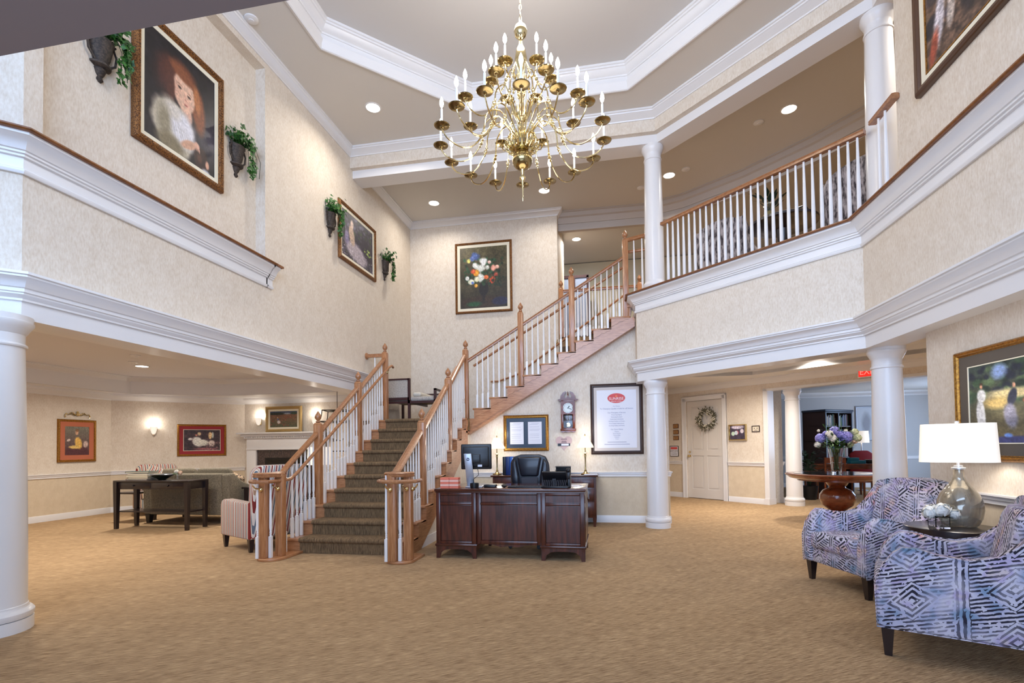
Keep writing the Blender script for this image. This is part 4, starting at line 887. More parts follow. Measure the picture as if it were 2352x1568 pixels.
# door wall items
def onwall(u, off=0): p = DW0+nd*u; return (p.x-HALF*off, p.y-HALF*off)
def dwu(a, b_): return (dwx(*a)+dwx(*b_))/2
PLQ = mk('tan_plaque', rgb(176, 130, 82), .5)
for i, z in enumerate((1.675, 1.535, 1.395)):
    x, y = onwall(dwu((1.563, 12.613), (1.693, 12.487)))
    t = thing('wall_plaque', 'small wooden plaque left of the white door, %s of three' % ('topmost', 'middle', 'lowest')[i], 'plaque', (x, y, z), -PI/4, 'wooden plaques by the door')
    b = MB(); b.box(-.075, -.018, -.052, .075, 0, .052); obj('board', b, mk('plaque_wood', rgb(96, 58, 36), .4) if i == 0 else bpy.data.materials['plaque_wood'], t, bevel=.005)
    b = MB(); b.box(-.06, -.022, -.038, .06, -.018, .038); o = obj('face', b, PLQ, t, smooth=False)
    inkline(o, -.04, .04, .01, -.022, INK, .005); inkline(o, -.03, .03, -.01, -.022, INK, .005)
x, y = onwall(dwu((1.50, 12.67), (1.663, 12.515)))
t = thing('oxygen_sign', 'small framed red and white oxygen warning sign under the plaques', 'sign', (x, y, 1.08), -PI/4)
b = MB(); b.box(-.12, -.012, -.125, .12, 0, .125); obj('frame', b, BLACK, t, smooth=False)
b = MB(); b.box(-.108, -.015, -.113, .108, -.012, .113); obj('face', b, PAPER, t, smooth=False)
b = MB(); b.box(-.095, -.017, .045, .095, -.015, .100); obj('red_band', b, REDL, t, smooth=False)
textobj('lettering', 'OXYGEN', .05, INK, t, (0, -.016, .005)); textobj('lettering', 'NO SMOKING', .026, INK, t, (0, -.016, -.045)); textobj('lettering', 'NO OPEN FLAMES', .02, INK, t, (0, -.016, -.08))
x, y = onwall(dwu((2.61, 11.597), (2.9, 11.316)))
cv = Canvas(60, 52, (70, 60, 80)).el(.5, .9, .5, .2, (226, 216, 236), .4).mottle(.3, 8)
for a, c in ((.2, (200, 226, 206)), (.78, (226, 216, 226)), (.45, (190, 90, 110)), (.4, (206, 216, 226))): cv.el(a, .35+a*.3 % .4, .12, .16, c, .1, rough=.05)
picture('memo_case_frame', 'small shiny gold framed photo collage right of the white door', (x, y, 1.48), -PI/4, .40, .345, .03, BRASS, cv, depth=.05)
x, y = onwall(dwu((2.98, 11.238), (3.097, 11.125)))
cv = Canvas(30, 24, (226, 216, 196)).el(.3, .6, .1, .12, (90, 80, 70), .4).el(.7, .6, .1, .12, (90, 80, 70), .4).el(.5, .25, .3, .06, (60, 50, 50), .4)
picture('certificate_frame', 'tiny dark framed card right of the gold photo collage', (x, y, 1.542), -PI/4, .17, .13, .016, DKF, cv, depth=.02)
cv = Canvas(40, 60, (206, 204, 210)).el(.5, .5, .3, .3, (150, 140, 150), .5)
picture('dark_framed_print', 'narrow black framed print glimpsed between door casing and far column', (3.6, 11.95, 1.62), PI/2, .62, .62, .035, BLACK, cv, liner=.06, linermat=PAPER, depth=.03)
# wreath
x, y = onwall(dwu((2.042, 12.146), (2.427, 11.773))+.0, -.02)
t = thing('door_wreath', 'round grey-white twig and blossom wreath hanging on the white door', 'wreath', (x, y, 1.80), -PI/4)
b = MB(); b.m = Matrix.Rotation(PI/2, 4, 'X'); b.tube([(.17*math.cos(a*PI/12), .17*math.sin(a*PI/12), .03) for a in range(24)], .02, 6, closed=True); obj('ring', b, mk('twig', rgb(84, 78, 62), .8), t)
b = MB()
for i in range(420):
    a = random.random()*2*PI; r = .17+random.gauss(0, .03); L_ = .04+.05*random.random(); aa = a+random.gauss(0, .7); p = Vector((r*math.cos(a), -.04-.04*random.random(), r*math.sin(a))); d = Vector((math.cos(aa), -.3*random.random(), math.sin(aa)))*L_
    n = Vector((-d.z, 0, d.x))*.14; b.add([p-n*.5, p+d*.5-n, p+d, p+d*.5+n], [(0, 1, 2, 3)])
obj('twigs', b, mk('grey_leaf', rgb(96, 92, 72), .8), t, smooth=False, kind='stuff')
b = MB()
for i in range(150):
    a = random.random()*2*PI; r = .17+random.gauss(0, .035); b.ball((r*math.cos(a), -.06-.03*random.random(), r*math.sin(a)), .010+.008*random.random(), 6, 4, .6)
obj('blossoms', b, mk('cream_blossom', rgb(226, 220, 202), .8), t, kind='stuff')

# wall clock
t = thing('wall_clock', 'mahogany pendulum wall clock with broken pediment above the desk', 'clock', (-.612, YS, 1.47), 0)
b = MB(); b.box(-.115, -.075, .05, -.075, 0, .50); b.box(.075, -.075, .05, .115, 0, .50); b.box(-.125, -.085, .02, .125, 0, .055); b.box(-.075, -.03, .05, .075, 0, .30); b.box(-.075, -.08, .05, .075, -.0, .07); b.box(-.115, -.075, .495, .115, 0, .52)
obj('case', b, REDW, t, bevel=.004)
b = MB(); pts = [(-.17, .535), (-.135, .505), (.135, .505), (.17, .535), (.125, .545), (.12, .59), (.085, .645), (.04, .665), (.022, .66), (.05, .62), (.062, .585), (.045, .56), (.02, .565), (.008, .60), (0, .60), (-.008, .60), (-.02, .565), (-.045, .56), (-.062, .585), (-.05, .62), (-.022, .66), (-.04, .665), (-.085, .645), (-.12, .59), (-.125, .545)]
b.prism(pts, -.06, -.02, 'y'); obj('pediment', b, REDW, t, smooth=False)
b = MB(); b.m = Matrix.Translation((0, -.04, .59)); b.lathe([(.006, 0), (.014, .02), (.006, .035), (.010, .05), (.001, .085)], 10); obj('finial', b, REDW, t)
b = MB(); b.prism([(-.12, .02), (-.11, -.005), (-.08, -.01), (-.05, .008), (0, -.012), (.05, .008), (.08, -.01), (.11, -.005), (.12, .02)], -.075, -.01, 'y'); obj('base_apron', b, REDW, t, smooth=False)
b = MB(); ap = [(.12*math.cos(a*PI/16)*.9, .392+.12*.9*math.sin(a*PI/16)) for a in range(32)]
n = 32; ring = [(.084*math.cos(a*PI/16), .392+.084*math.sin(a*PI/16)) for a in range(32)]
b.plate([(-.115, .29), (.115, .29), (.115, .505), (-.115, .505)], [ring], 0, .012); b.v = [(x, -.078+z-.0, y) for x, y, z in b.v]; obj('dial_surround', b, REDW, t, smooth=False)
b = MB(); b.m = Matrix.Translation((0, -.070, .392)) @ Matrix.Rotation(PI/2, 4, 'X'); b.lathe([(.086, 0), (.086, .003)], 36); dial = obj('dial', b, mk('clock_dial', rgb(216, 226, 226), .4), t, smooth=False)
for i in range(12):
    a = PI/2-i*PI/6; textobj('numeral', str(i or 12), .022, INK, dial, (.068*math.cos(a), -.0745, .392+.068*math.sin(a)))
for ln, w, a in ((.045, .008, PI/2-math.radians(38)), (.068, .005, PI/2-math.radians(112))):
    b = MB(); b.m = Matrix.Translation((0, -.077, .392)) @ Matrix.Rotation(-a, 4, 'Y'); b.prism([(-.01, -w/2), (ln*.8, -w*.9), (ln, 0), (ln*.8, w*.9), (-.01, w/2)], 0, .001, 'y'); obj('hand', b, BLACK, t, smooth=False)
b = MB(); b.tube([(0, -.04, .30), (0, -.04, .12)], .003, 6); b.m = Matrix.Translation((0, -.045, .115)) @ Matrix.Rotation(PI/2, 4, 'X'); b.lathe([(.035, -.004), (.035, .002), (.001, .006)], 20); obj('pendulum', b, BRASS, t)
b = MB(); b.box(-.075, -.072, .07, .075, -.070, .29); obj('glass_pane', b, GLASS, t, smooth=False)
# heart sign
t = thing('heart_sign', 'pale pink paper heart with a black and white name strip below the clock', 'sign', (-.69, YS, 1.30), 0)
pts = [(.135*math.sin(a)**3*1.0, .0085*(13*math.cos(a)-5*math.cos(2*a)-2*math.cos(3*a)-math.cos(4*a))) for a in [2*PI*i/40 for i in range(40)]]
b = MB(); b.prism(pts, -.006, 0, 'y'); obj('heart', b, mk('pale_pink_card', rgb(206, 178, 176), .8), t, smooth=False)
b = MB(); b.box(-.10, -.011, -.058, .10, -.006, -.015); obj('name_strip', b, BLACK, t, smooth=False)
b = MB(); b.box(-.045, -.013, -.052, .078, -.011, -.021); obj('white_label', b, PAPER, t, smooth=False)
for z, w in ((.055, .05), (.02, .04), (-.002, .045)): inkline(t, -w, w, z, -.006, mk('grey_print', rgb(130, 110, 116), .8) if z == .055 else bpy.data.materials['grey_print'], .014, 'printed_words')
# exit sign hung from the hall ceiling
t = thing('exit_sign', 'lit red EXIT sign hanging beside the right column', 'sign', (4.49, 9.74, 2.36), -math.radians(40))
b = MB(); b.box(-.16, -.025, 0, .16, .025, .20); b.box(-.03, -.01, .2, .03, .01, .235); obj('housing', b, TRIM, t, bevel=.004)
b = MB(); b.box(-.145, -.028, .02, .145, -.025, .18); obj('red_face', b, mk('exit_red', rgb(120, 20, 20), .6, emit=(rgb(255, 50, 40), .9)), t, smooth=False)
textobj('lettering', 'EXIT', .15, mk('exit_letters', rgb(255, 120, 110), .6, emit=(rgb(255, 110, 100), 1.6)), t, (0, -.0295, .10), sx=.85)
# ------------------------------------------------------------ reception desk
dk = thing('reception_desk', 'dark mahogany two-pedestal desk with panelled front, facing the lobby', 'desk', (-1.08, 5.50, 0))
HW = .835; D = .80
b = MB(); b.box(-HW-.015, -.02, .750, HW+.015, D+.02, .780); obj('desktop', b, MAHH, dk, bevel=.006)
b = MB(); b.box(-HW-.005, -.008, .735, HW+.005, D+.005, .750); obj('top_moulding', b, MAHH, dk, smooth=False)
for s in (-1, 1):
    xa, xb = (-HW, -.37) if s < 0 else (.36, HW)
    b = MB(); b.box(xa, .02, .16, xb, D, .735)
    b.box(xa, 0, .16, xa+.05, .03, .735); b.box(xb-.05, 0, .16, xb, .03, .735)
    b.box(xa+.05, 0, .705, xb-.05, .03, .735); b.box(xa+.05, 0, .595, xb-.05, .03, .625); b.box(xa+.05, 0, .16, xb-.05, .03, .19)
    xo = xa-.0 if s < 0 else xb
    o = obj('pedestal', b, MAH, dk, bevel=.003)
    for z0, z1, nm in ((.63, .70, 'upper_panel'), (.195, .59, 'lower_panel')):
        b = MB(); b.box(xa+.055, .012, z0, xb-.055, .021, z1); obj(nm, b, MAH, o, smooth=False)
    if s > 0:   # side panels seen on the right end
        for y0, y1 in ((.05, .40), (.44, .76)):
            for z0, z1 in ((.62, .71), (.20, .58)):
                b = MB(); b.box(xb-.001, y0, z0, xb+.006, y1, z1); obj('side_panel', b, MAH, o, bevel=.004)
    b = MB(); b.box(xa-.012, -.012, .135, xb+.012, D+.01, .162); obj('base_moulding', b, MAHH, dk, bevel=.005)
    b = MB(); w = xb-xa
    ar = [(xa, 0), (xa+.04, 0), (xa+.055, .06), (xa+.09, .085)]+[(xa+w/2+(w/2-.09)*math.cos(PI-k*PI/8), .085+.018*math.sin(k*PI/8)) for k in range(1, 8)]+[(xb-.09, .085), (xb-.055, .06), (xb-.04, 0), (xb, 0), (xb, .136), (xa, .136)]
    b.prism(ar, 0, .022, 'y'); b.prism(ar, D-.03, D-.008, 'y'); b.box(xa, .03, .08, xa+.02, D-.03, .136); b.box(xb-.02, .03, .08, xb, D-.03, .136)
    obj('plinth_skirt', b, MAH, dk, smooth=False)
    for x in (xa+.02, xb-.02):
        for y in (.02, D-.03):
            b = MB(); b.frustum(.015, .022, 0, .14, x, y); obj('foot', b, MAH, dk, smooth=False)
b = MB(); b.box(-.37, .05, .18, .36, .07, .735)
b.box(-.33, .03, .705, .32, .055, .735); b.box(-.33, .03, .595, .32, .055, .625); b.prism([(-.33, .16), (.32, .16), (.32, .20), (-.33, .20)], .03, .055, 'y'); b.box(-.37, .03, .16, -.32, .055, .735); b.box(.31, .03, .16, .36, .055, .735)
o = obj('modesty_panel', b, MAH, dk, bevel=.003)
for z0, z1 in ((.63, .70), (.205, .59)):
    b = MB(); b.box(-.315, .042, z0, .305, .051, z1); obj('panel', b, MAH, o, smooth=False)
b = MB(); b.prism([(-.32, .16), (-.2, .155), (-.1, .13), (0, .14), (.1, .13), (.2, .155), (.31, .16)], .04, .055, 'y'); obj('scalloped_apron', b, MAH, dk, smooth=False)

TZ = .781
# monitor
mo = thing('computer_monitor', 'black desktop monitor seen from behind on a silver stand', 'monitor', (-1.50, 5.72, TZ), math.radians(8))
b = MB(); b.prism([(-.18, .205), (.18, .205), (.18, .50), (-.18, .50)], .03, .055, 'y'); b.box(-.15, .005, .235, .15, .03, .47); obj('panel_case', b, BLACK, mo, bevel=.012)
b = MB(); b.box(-.17, .0555, .215, .17, .057, .49); obj('screen', b, mk('dark_blue_screen', rgb(30, 40, 60), .2), mo, smooth=False)  # dark blue screen face without emission
b = MB(); b.add([(-.135, -.07, .39), (-.045, -.07, .39), (-.045, -.045, .39), (-.135, -.045, .39), (-.105, -.005, .008), (-.02, -.005, .008), (-.02, .02, .008), (-.105, .02, .008)], [(0, 1, 2, 3), (7, 6, 5, 4), (0, 4, 5, 1), (1, 5, 6, 2), (2, 6, 7, 3), (3, 7, 4, 0)]); sto = obj('stand', b, SILV, mo, bevel=.006)
b = MB(); b.box(-.12, -.07, 0, .08, .12, .012); obj('stand_base', b, SILV, mo, bevel=.005)
b = MB(); b.box(-.06, -.03, .28, .05, .01, .38); obj('hinge', b, BLACK, mo, bevel=.005)
b = MB(); b.m = Matrix.Translation((-.086, -.0685, .325)) @ Matrix.Rotation(PI/2, 4, 'X'); b.lathe([(.018, 0), (.018, .002)], 24); obj('logo_disc', b, INK, mo, smooth=False)
textobj('logo', 'hp', .028, SILV, mo, (-.086, -.0712, .327))
b = MB(); b.tube([(.02, 0, .22), (.03, -.02, .14), (-.03, -.035, .09), (-.02, .0, .02)], .004, 6); obj('cable', b, BLACK, mo)
b = MB(); b.box(.02, .003, .235, .07, .0045, .26); obj('label', b, PAPER, mo, smooth=False)
# printed cards / notepads in coral
t = thing('coral_card_box', 'stack of coral striped card packs on the left desk corner', 'box', (-1.775, 5.60, TZ), math.radians(2))
CORAL = mk('coral_card', rgb(232, 122, 96), .7); CORL = mk('pale_coral_card', rgb(246, 190, 170), .7)
for i in range(5):
    b = MB(); b.box(-.105, -.05, .024*i, -.002, .05, .024*i+.022); b.box(.002, -.05, .024*i, .105, .05, .024*i+.022); obj('card_layer', b, CORAL if i % 2 == 0 else CORL, t, smooth=False)
t = tag(obj('pen_cup', MB().lathe([(.045, 0), (.05, .02), (.05, .055), (.044, .055), (.04, .02), (.001, .015)], 20), BLACK), 'low round black cup in front of the monitor stand', 'cup'); t.location = (-1.49, 5.60, TZ)
t = tag(obj('card_reader', MB().box(-.07, -.05, 0, .07, .05, .03), BLACK, bevel=.006), 'small black box device right of the monitor stand', 'device'); t.location = (-1.33, 5.72, TZ)
t = tag(obj('computer_mouse', MB().ball((0, 0, .012), .034, 14, 8, .55), BLACK), 'black computer mouse on the desk left of the keyboard', 'mouse'); t.location = (-1.16, 5.68, TZ+.006)
t = thing('keyboard', 'slim black keyboard lying on the desk before the chair', 'keyboard', (-.90, 5.68, TZ)); b = MB(); b.box(-.21, -.07, 0, .21, .07, .014); obj('case', b, BLACK, t, bevel=.004)
b = MB()
for i in range(14):
    for j in range(5): b.box(-.20+i*.0287, -.062+j*.025, .014, -.178+i*.0287, -.043+j*.025, .019)
obj('keys', b, mk('key_grey', rgb(40, 40, 46), .5), t, smooth=False, kind='stuff')
t = tag(obj('white_paper_sheet', MB().box(-.12, -.09, 0, .12, .09, .002), PAPER), 'loose white sheet near the right desk edge', 'paper'); t.location = (-.42, 5.92, TZ); t.rotation_euler = (0, 0, .3)
# desk phone on stand
t = thing('desk_phone', 'black office telephone with tilted display seen from behind', 'telephone', (-.555, 5.62, TZ), math.radians(-4))
b = MB(); b.box(-.165, -.04, 0, .135, .12, .022); obj('base', b, BLACK, t, bevel=.006)
b = MB(); b.prism([(.105, .02), (.125, .025), (.01, .185), (-.005, .172)], -.165, .105, 'x'); obj('display_panel', b, BLACK, t, bevel=.005)
b = MB(); b.box(-.05, .02, .02, -.01, .07, .10); obj('prop', b, BLACK, t, smooth=False)
b = MB(); b.box(.11, -.01, .10, .155, .03, .20); b.ball((.133, .0, .195), .028, 10, 6); b.box(.115, .02, .0, .15, .12, .12); obj('handset', b, BLACK, t, bevel=.008)
b = MB()
for i in range(14): b.tube([(-.15+i*.02, -.03, .0), (-.155+i*.02, -.035, .05), (-.145+i*.02, -.03, .09)], .006, 5)
obj('cord_coils', b, mk('cord_grey', rgb(60, 60, 66), .4), t, kind='stuff')
t = tag(obj('thin_wire', MB().tube([(-.32, 5.80, .79), (-.24, 5.76, .80), (-.21, 5.68, .74), (-.20, 5.62, .66), (-.215, 5.75, .655), (-.23, 5.9, .79)], .002, 5), SILV), 'thin loose wire hanging over the right desk corner', 'cord')
# office chair
oc = thing('office_chair', 'black leather executive chair behind the desk', 'chair', (-1.0, 6.62, 0))
b = MB(); prof = [(0, .66), (-.03, .80), (-.05, 1.0), (-.04, 1.1)]
b.prism([(-.20, .60), (.20, .60), (.25, .74), (.262, .90), (.255, 1.03), (.215, 1.11), (.12, 1.14), (-.12, 1.14), (-.215, 1.11), (-.255, 1.03), (-.262, .90), (-.25, .74)], -.05, .05, 'y'); obj('backrest', b, LEATH, oc, bevel=.04, bseg=4)
b = MB(); b.prism([(-.10, .60), (.10, .60), (.115, .84), (-.115, .84)], -.075, -.03, 'y'); obj('lumbar_pad', b, mk('grey_mesh_cloth', rgb(62, 62, 70), .8), oc, bevel=.015)
b = MB(); b.prism([(-.115, .85), (.115, .85), (.16, 1.11), (-.16, 1.11)], -.085, -.03, 'y'); obj('head_pad', b, LEATH, oc, bevel=.03, bseg=3)
for s in (-1, 1):
    b = MB(); b.prism([(s*.13, .62), (s*.22, .66), (s*.25, .85), (s*.24, 1.04), (s*.18, 1.09), (s*.135, .85)], -.08, -.02, 'y'); obj('side_bolster', b, LEATH, oc, bevel=.03, bseg=3)
    b = MB(); b.tube([(s*.29, -.03, .60), (s*.30, -.05, .70), (s*.30, -.18, .71), (s*.29, -.30, .68), (s*.27, -.28, .50)], .024, 8); obj('armrest', b, BLACK, oc)
b = MB(); b.box(-.26, -.50, .46, .26, .0, .56); obj('seat', b, LEATH, oc, bevel=.04, bseg=4)
b = MB(); b.lathe([(.03, .08), (.03, .30), (.022, .30), (.022, .46)], 14, cy=-.25); obj('gas_lift', b, BLACK, oc)
for i in range(5):
    a = 2*PI*i/5+.3; b = MB(); b.tube([(0, -.25, .10), (.30*math.cos(a), -.25+.30*math.sin(a), .065)], .022, 6, r2=.014); q = obj('base_arm', b, BLACK, oc)
    bb = MB(); bb.m = Matrix.Translation((.30*math.cos(a), -.25+.30*math.sin(a), .028)) @ Matrix.Rotation(PI/2, 4, 'X'); bb.lathe([(.027, -.02), (.027, .02)], 12); obj('castor', bb, BLACK, q)
# back console with files
bc = thing('back_credenza', 'dark mahogany credenza against the wall behind the desk', 'cabinet', (-.98, 8.07, 0))
b = MB(); b.box(-.84, -.24, .765, .84, .24, .79); obj('top', b, MAHH, bc, bevel=.005)
for xa, xb in ((-.81, -.30), (.30, .81)):
    b = MB(); b.box(xa, -.21, .14, xb, .22, .765); o = obj('pedestal', b, MAH, bc, bevel=.003)
    for z0, z1 in ((.60, .74), (.40, .58), (.18, .38)):
        bb = MB(); bb.box(xa+.03, -.222, z0, xb-.03, -.208, z1); q = obj('drawer', bb, MAH, o, bevel=.004)
    for x in (xa+.03, xb-.03):
        for y in (-.19, .19): bb = MB(); bb.frustum(.018, .028, 0, .142, x, y); obj('foot', bb, MAH, bc, smooth=False)
b = MB(); b.box(-.30, .18, .2, .30, .20, .765); b.box(-.30, -.2, .66, .30, -.18, .765); obj('back_panel', b, MAH, bc, smooth=False)
CZ = .7915
def candlestick_lamp(x, y, label, z=CZ):
    t = thing('table_lamp', label, 'lamp', (x, y, z), 0, 'pair of slim brass table lamps')
    b = MB(); b.lathe([(.075, 0), (.075, .008), (.06, .015), (.035, .03), (.018, .05), (.022, .06), (.013, .075), (.010, .16), (.012, .26), (.018, .30), (.014, .31), (.020, .33), (.008, .345), (.008, .44)], 16); obj('stem', b, BRASSD, t)
    for k in range(4): a = PI/4+k*PI/2; bb = MB(); bb.ball((.065*math.cos(a), .065*math.sin(a), .010), .02, 8, 5, .5); obj('foot', bb, BRASSD, t)
    b = MB(); n = 48; vs_ = []; fs = []
    for z_, r in ((.42, .135), (.445, .128), (.52, .085), (.60, .058)):
        for i in range(n): q = r*(1+(.018 if i % 2 else -.018)); vs_.append((q*math.cos(2*PI*i/n), q*math.sin(2*PI*i/n), z_))
    for j in range(3):
        for i in range(n): k = (i+1) % n; fs.append((j*n+i, j*n+k, (j+1)*n+k, (j+1)*n+i))
    b.add(vs_, fs); obj('shade', b, SHADES, t, smooth=False)
    b = MB(); b.lathe([(.003, .60), (.010, .615), (.003, .64)], 8); obj('finial', b, BRASSD, t)
    point('lamp_light', (x, y, z+.66), 3, WARM, .05); point('lamp_light', (x, y, z+.36), 3.5, WARM, .04)
candlestick_lamp(-.335, 8.06, 'lit slim brass lamp at the right end of the credenza, below the clock')
candlestick_lamp(-1.76, 8.06, 'lit slim brass lamp behind the computer monitor', .791)
for i, (c, w, lab) in enumerate((('black', .05, 'black ring binder'), ('navy', .06, 'dark blue ring binder'), ('blue', .055, 'bright blue ring binder'))):
    m_ = mk(c+'_binder', {'black': rgb(24, 24, 28), 'navy': rgb(26, 52, 110), 'blue': rgb(40, 100, 190)}[c], .4)
    t = tag(obj('ring_binder', MB().box(-w/2, -.13, 0, w/2, .13, .29), m_, bevel=.004), lab+' standing on the credenza left of the chair', 'binder', 'binders on the credenza'); t.location = (-1.62+[0, .057, .117][i], 8.08, CZ)
t = thing('desk_sorter', 'low black mesh sorter on the credenza right of the chair', 'tray', (-.76+.07, 8.05, CZ)); b = MB(); b.box(-.12, -.10, 0, .12, .10, .01); b.box(-.12, -.10, .06, .12, .10, .066)
b.box(-.12, .09, 0, .12, .10, .13); b.box(-.12, -.1, .12, .12, .10, .126); obj('shelves', b, BLACK, t, smooth=False)
t = tag(obj('paper_pad', MB().box(-.1, -.07, 0, .1, .07, .012), PAPER, bevel=.002), 'white pad on the right end of the credenza', 'paper'); t.location = (-.25, 7.95, CZ)

# ------------------------------------------------------------ patterned armchairs, side table, big lamp
def armchair(name, label, mat, loc, rotz, w=.76, back=.93, grp=None, legm=ESP, sag=1.0):
    t = thing(name, label, 'armchair', loc, rotz, grp); h = w/2
    arm = [(.0, .17), (-.005, .40), (.03, .52), (.085, .60), (.13, .635), (.20, .632), (.30, .605), (.42, .595), (.53, .625), (.62, .70), (.70, back-.13), (.77, back-.045), (.83, back-.045), (.86, back-.11), (.84, .60), (.79, .17)]
    for s in (-1, 1):
        b = MB(); b.prism(arm, s*h, s*(h-.105), 'x'); obj('arm', b, mat, t, bevel=.024, bseg=3)
        pb = MB(); pts = [(s*(h-.003), p[0], p[1]) for p in arm]; pb.tube(pts, .0045, 5, closed=True); obj('piping', pb, mat, t)
    b = MB(); n = 10; top = [(-(h-.06)*math.cos(PI*k/n), back-.10+.10*math.sin(PI*k/n)**.8) for k in range(n+1)]
    b.prism([(-(h-.06), .28)]+top+[((h-.06), .28)], .665, .845, 'y')
    b.v = [(x, y+max(0, (z-.28))*.05, z) for x, y, z in b.v]; obj('backrest', b, mat, t, bevel=.045, bseg=4)
    b = MB(); b.box(-h+.09, .02, .17, h-.09, .76, .31); obj('seat_base', b, mat, t, bevel=.012)
    b = MB(); b.box(-h+.108, -.012, .30, h-.108, .68, .445); obj('seat_cushion', b, mat, t, bevel=.035, bseg=3)
    b = MB(); b.prism([(-h+.125, .43), (h-.125, .43), (h-.13, back-.11), (h-.22, back-.06), (-h+.22, back-.06), (-h+.13, back-.11)], .54, .68, 'y'); b.v = [(x, y+max(0, (z-.43))*.22, z) for x, y, z in b.v]; obj('back_cushion', b, mat, t, bevel=.05, bseg=4)
    for x in (-h+.05, h-.05):
        for y in (.05, .74): b = MB(); b.frustum(.018, .032, 0, .175, x, y); obj('leg', b, legm, t, smooth=False)
    return t
def fwd(rotz): return Vector((math.sin(rotz), -math.cos(rotz)))
def chair_at(front, rotz): return (front[0], front[1], 0)
armchair('patterned_armchair', 'lilac and black maze-print armchair beyond the round side table', MAZE, (1.875, 4.772, 0), math.radians(-74.4), .755)
armchair('patterned_armchair', 'nearest lilac maze-print armchair at the right edge, seen from its side', MAZE, (1.70, 3.665, 0), math.radians(-115.8), .755)
t = thing('side_table', 'small round espresso side table between the patterned armchairs', 'table', (2.46, 4.22, 0))
b = MB(); b.lathe([(.27, .575), (.285, .58), (.285, .62), (.275, .625), (.001, .625)], 40, caps=False); b.lathe([(.27, .575), (.001, .575)], 40, caps=False); obj('tabletop', b, ESP, t)
b = MB(); b.lathe([(.03, .04), (.025, .3), (.035, .575)], 16); obj('pedestal', b, ESP, t)
b = MB(); b.lathe([(.19, 0), (.19, .02), (.05, .045), (.03, .05)], 30); obj('foot', b, ESP, t)
t = thing('table_lamp', 'large lit lamp with smoky glass gourd base and wide white oval shade', 'lamp', (2.53, 4.25, .626))
b = MB(); b.lathe([(.09, .0), (.105, .012), (.128, .06), (.138, .12), (.132, .18), (.112, .235), (.075, .285), (.045, .325), (.034, .36), (.032, .40), (.030, .415), (.001, .416)], 36, caps=False); b.lathe([(.09, 0), (.001, 0)], 36, caps=False); obj('glass_base', b, MERC, t)
b = MB(); b.lathe([(.042, .413), (.042, .425), (.026, .428), (.026, .44), (.010, .442), (.010, .48)], 20); obj('neck', b, SILV, t)
b = MB(); n = 56; vs_ = []; fs = []
for z_, k in ((.465, 1.0), (.745, .94)):
    for i in range(n):
        a = 2*PI*i/n; c, s = math.cos(a), math.sin(a); q = 3.2
        vs_.append((.225*k*math.copysign(abs(c)**(2/q), c), .145*k*math.copysign(abs(s)**(2/q), s), z_))
for i in range(n): fs.append((i, (i+1) % n, n+(i+1) % n, n+i))
b.add(vs_, fs); o = obj('shade', b, SHADE, t, shade=60); o.rotation_euler = (0, 0, math.radians(-28))
sm = o.modifiers.new('thickness', 'SOLIDIFY'); sm.thickness = .003
b = MB(); b.lathe([(.004, .48), (.004, .75), (.014, .752), (.014, .765), (.001, .768)], 10); obj('finial', b, SILV, t)
point('lamp_light', (2.53, 4.25, .626+.60), 6, WARM, .06)
t = thing('flower_cube', 'white blossoms in a small clear glass cube on the side table', 'flowers', (2.325, 4.13, .626))
b = MB(); b.box(-.045, -.045, 0, .045, .045, .012)
for a in (((-.045, -.045), (.045, -.041)), ((-.045, .041), (.045, .045)), ((-.045, -.045), (-.041, .045)), ((.041, -.045), (.045, .045))): b.box(a[0][0], a[0][1], .012, a[1][0], a[1][1], .085)
obj('glass_cube', b, GLASS, t, smooth=False)
WHF = mk('white_petal', rgb(240, 238, 230), .7)
def petals(cx, cy, cz, r, n, m, parent, name='bloom', size=.5):
    b = MB()
    for i in range(n):
        v_ = Vector((random.gauss(0, 1), random.gauss(0, 1), random.gauss(.2, 1))).normalized(); c = Vector((cx, cy, cz))+v_*r*.8; u = v_.orthogonal().normalized(); w = v_.cross(u); q = r*size
        b.add([c-u*q-w*q*.6+v_*q*.2, c+u*q*.2-w*q, c+u*q+w*q*.3+v_*q*.3, c-u*q*.3+w*q], [(0, 1, 2, 3)])
    b.ball((cx, cy, cz), r*.8, 8, 6); return obj(name, b, m, parent, smooth=False)
for x, y, z, r in ((-.06, 0, .11, .045), (0, -.03, .13, .05), (.05, .02, .125, .045), (-.02, .05, .12, .045), (.09, -.02, .10, .035)): petals(x, y, z, r, 26, WHF, t)
b = MB()
for i in range(8): a = i*.8; b.add([(0, 0, .08), (.05*math.cos(a-.2), .05*math.sin(a-.2), .085), (.10*math.cos(a), .10*math.sin(a), .075), (.05*math.cos(a+.2), .05*math.sin(a+.2), .08)], [(0, 1, 2, 3)])
obj('leaves', b, LEAFD, t, smooth=False, kind='stuff')

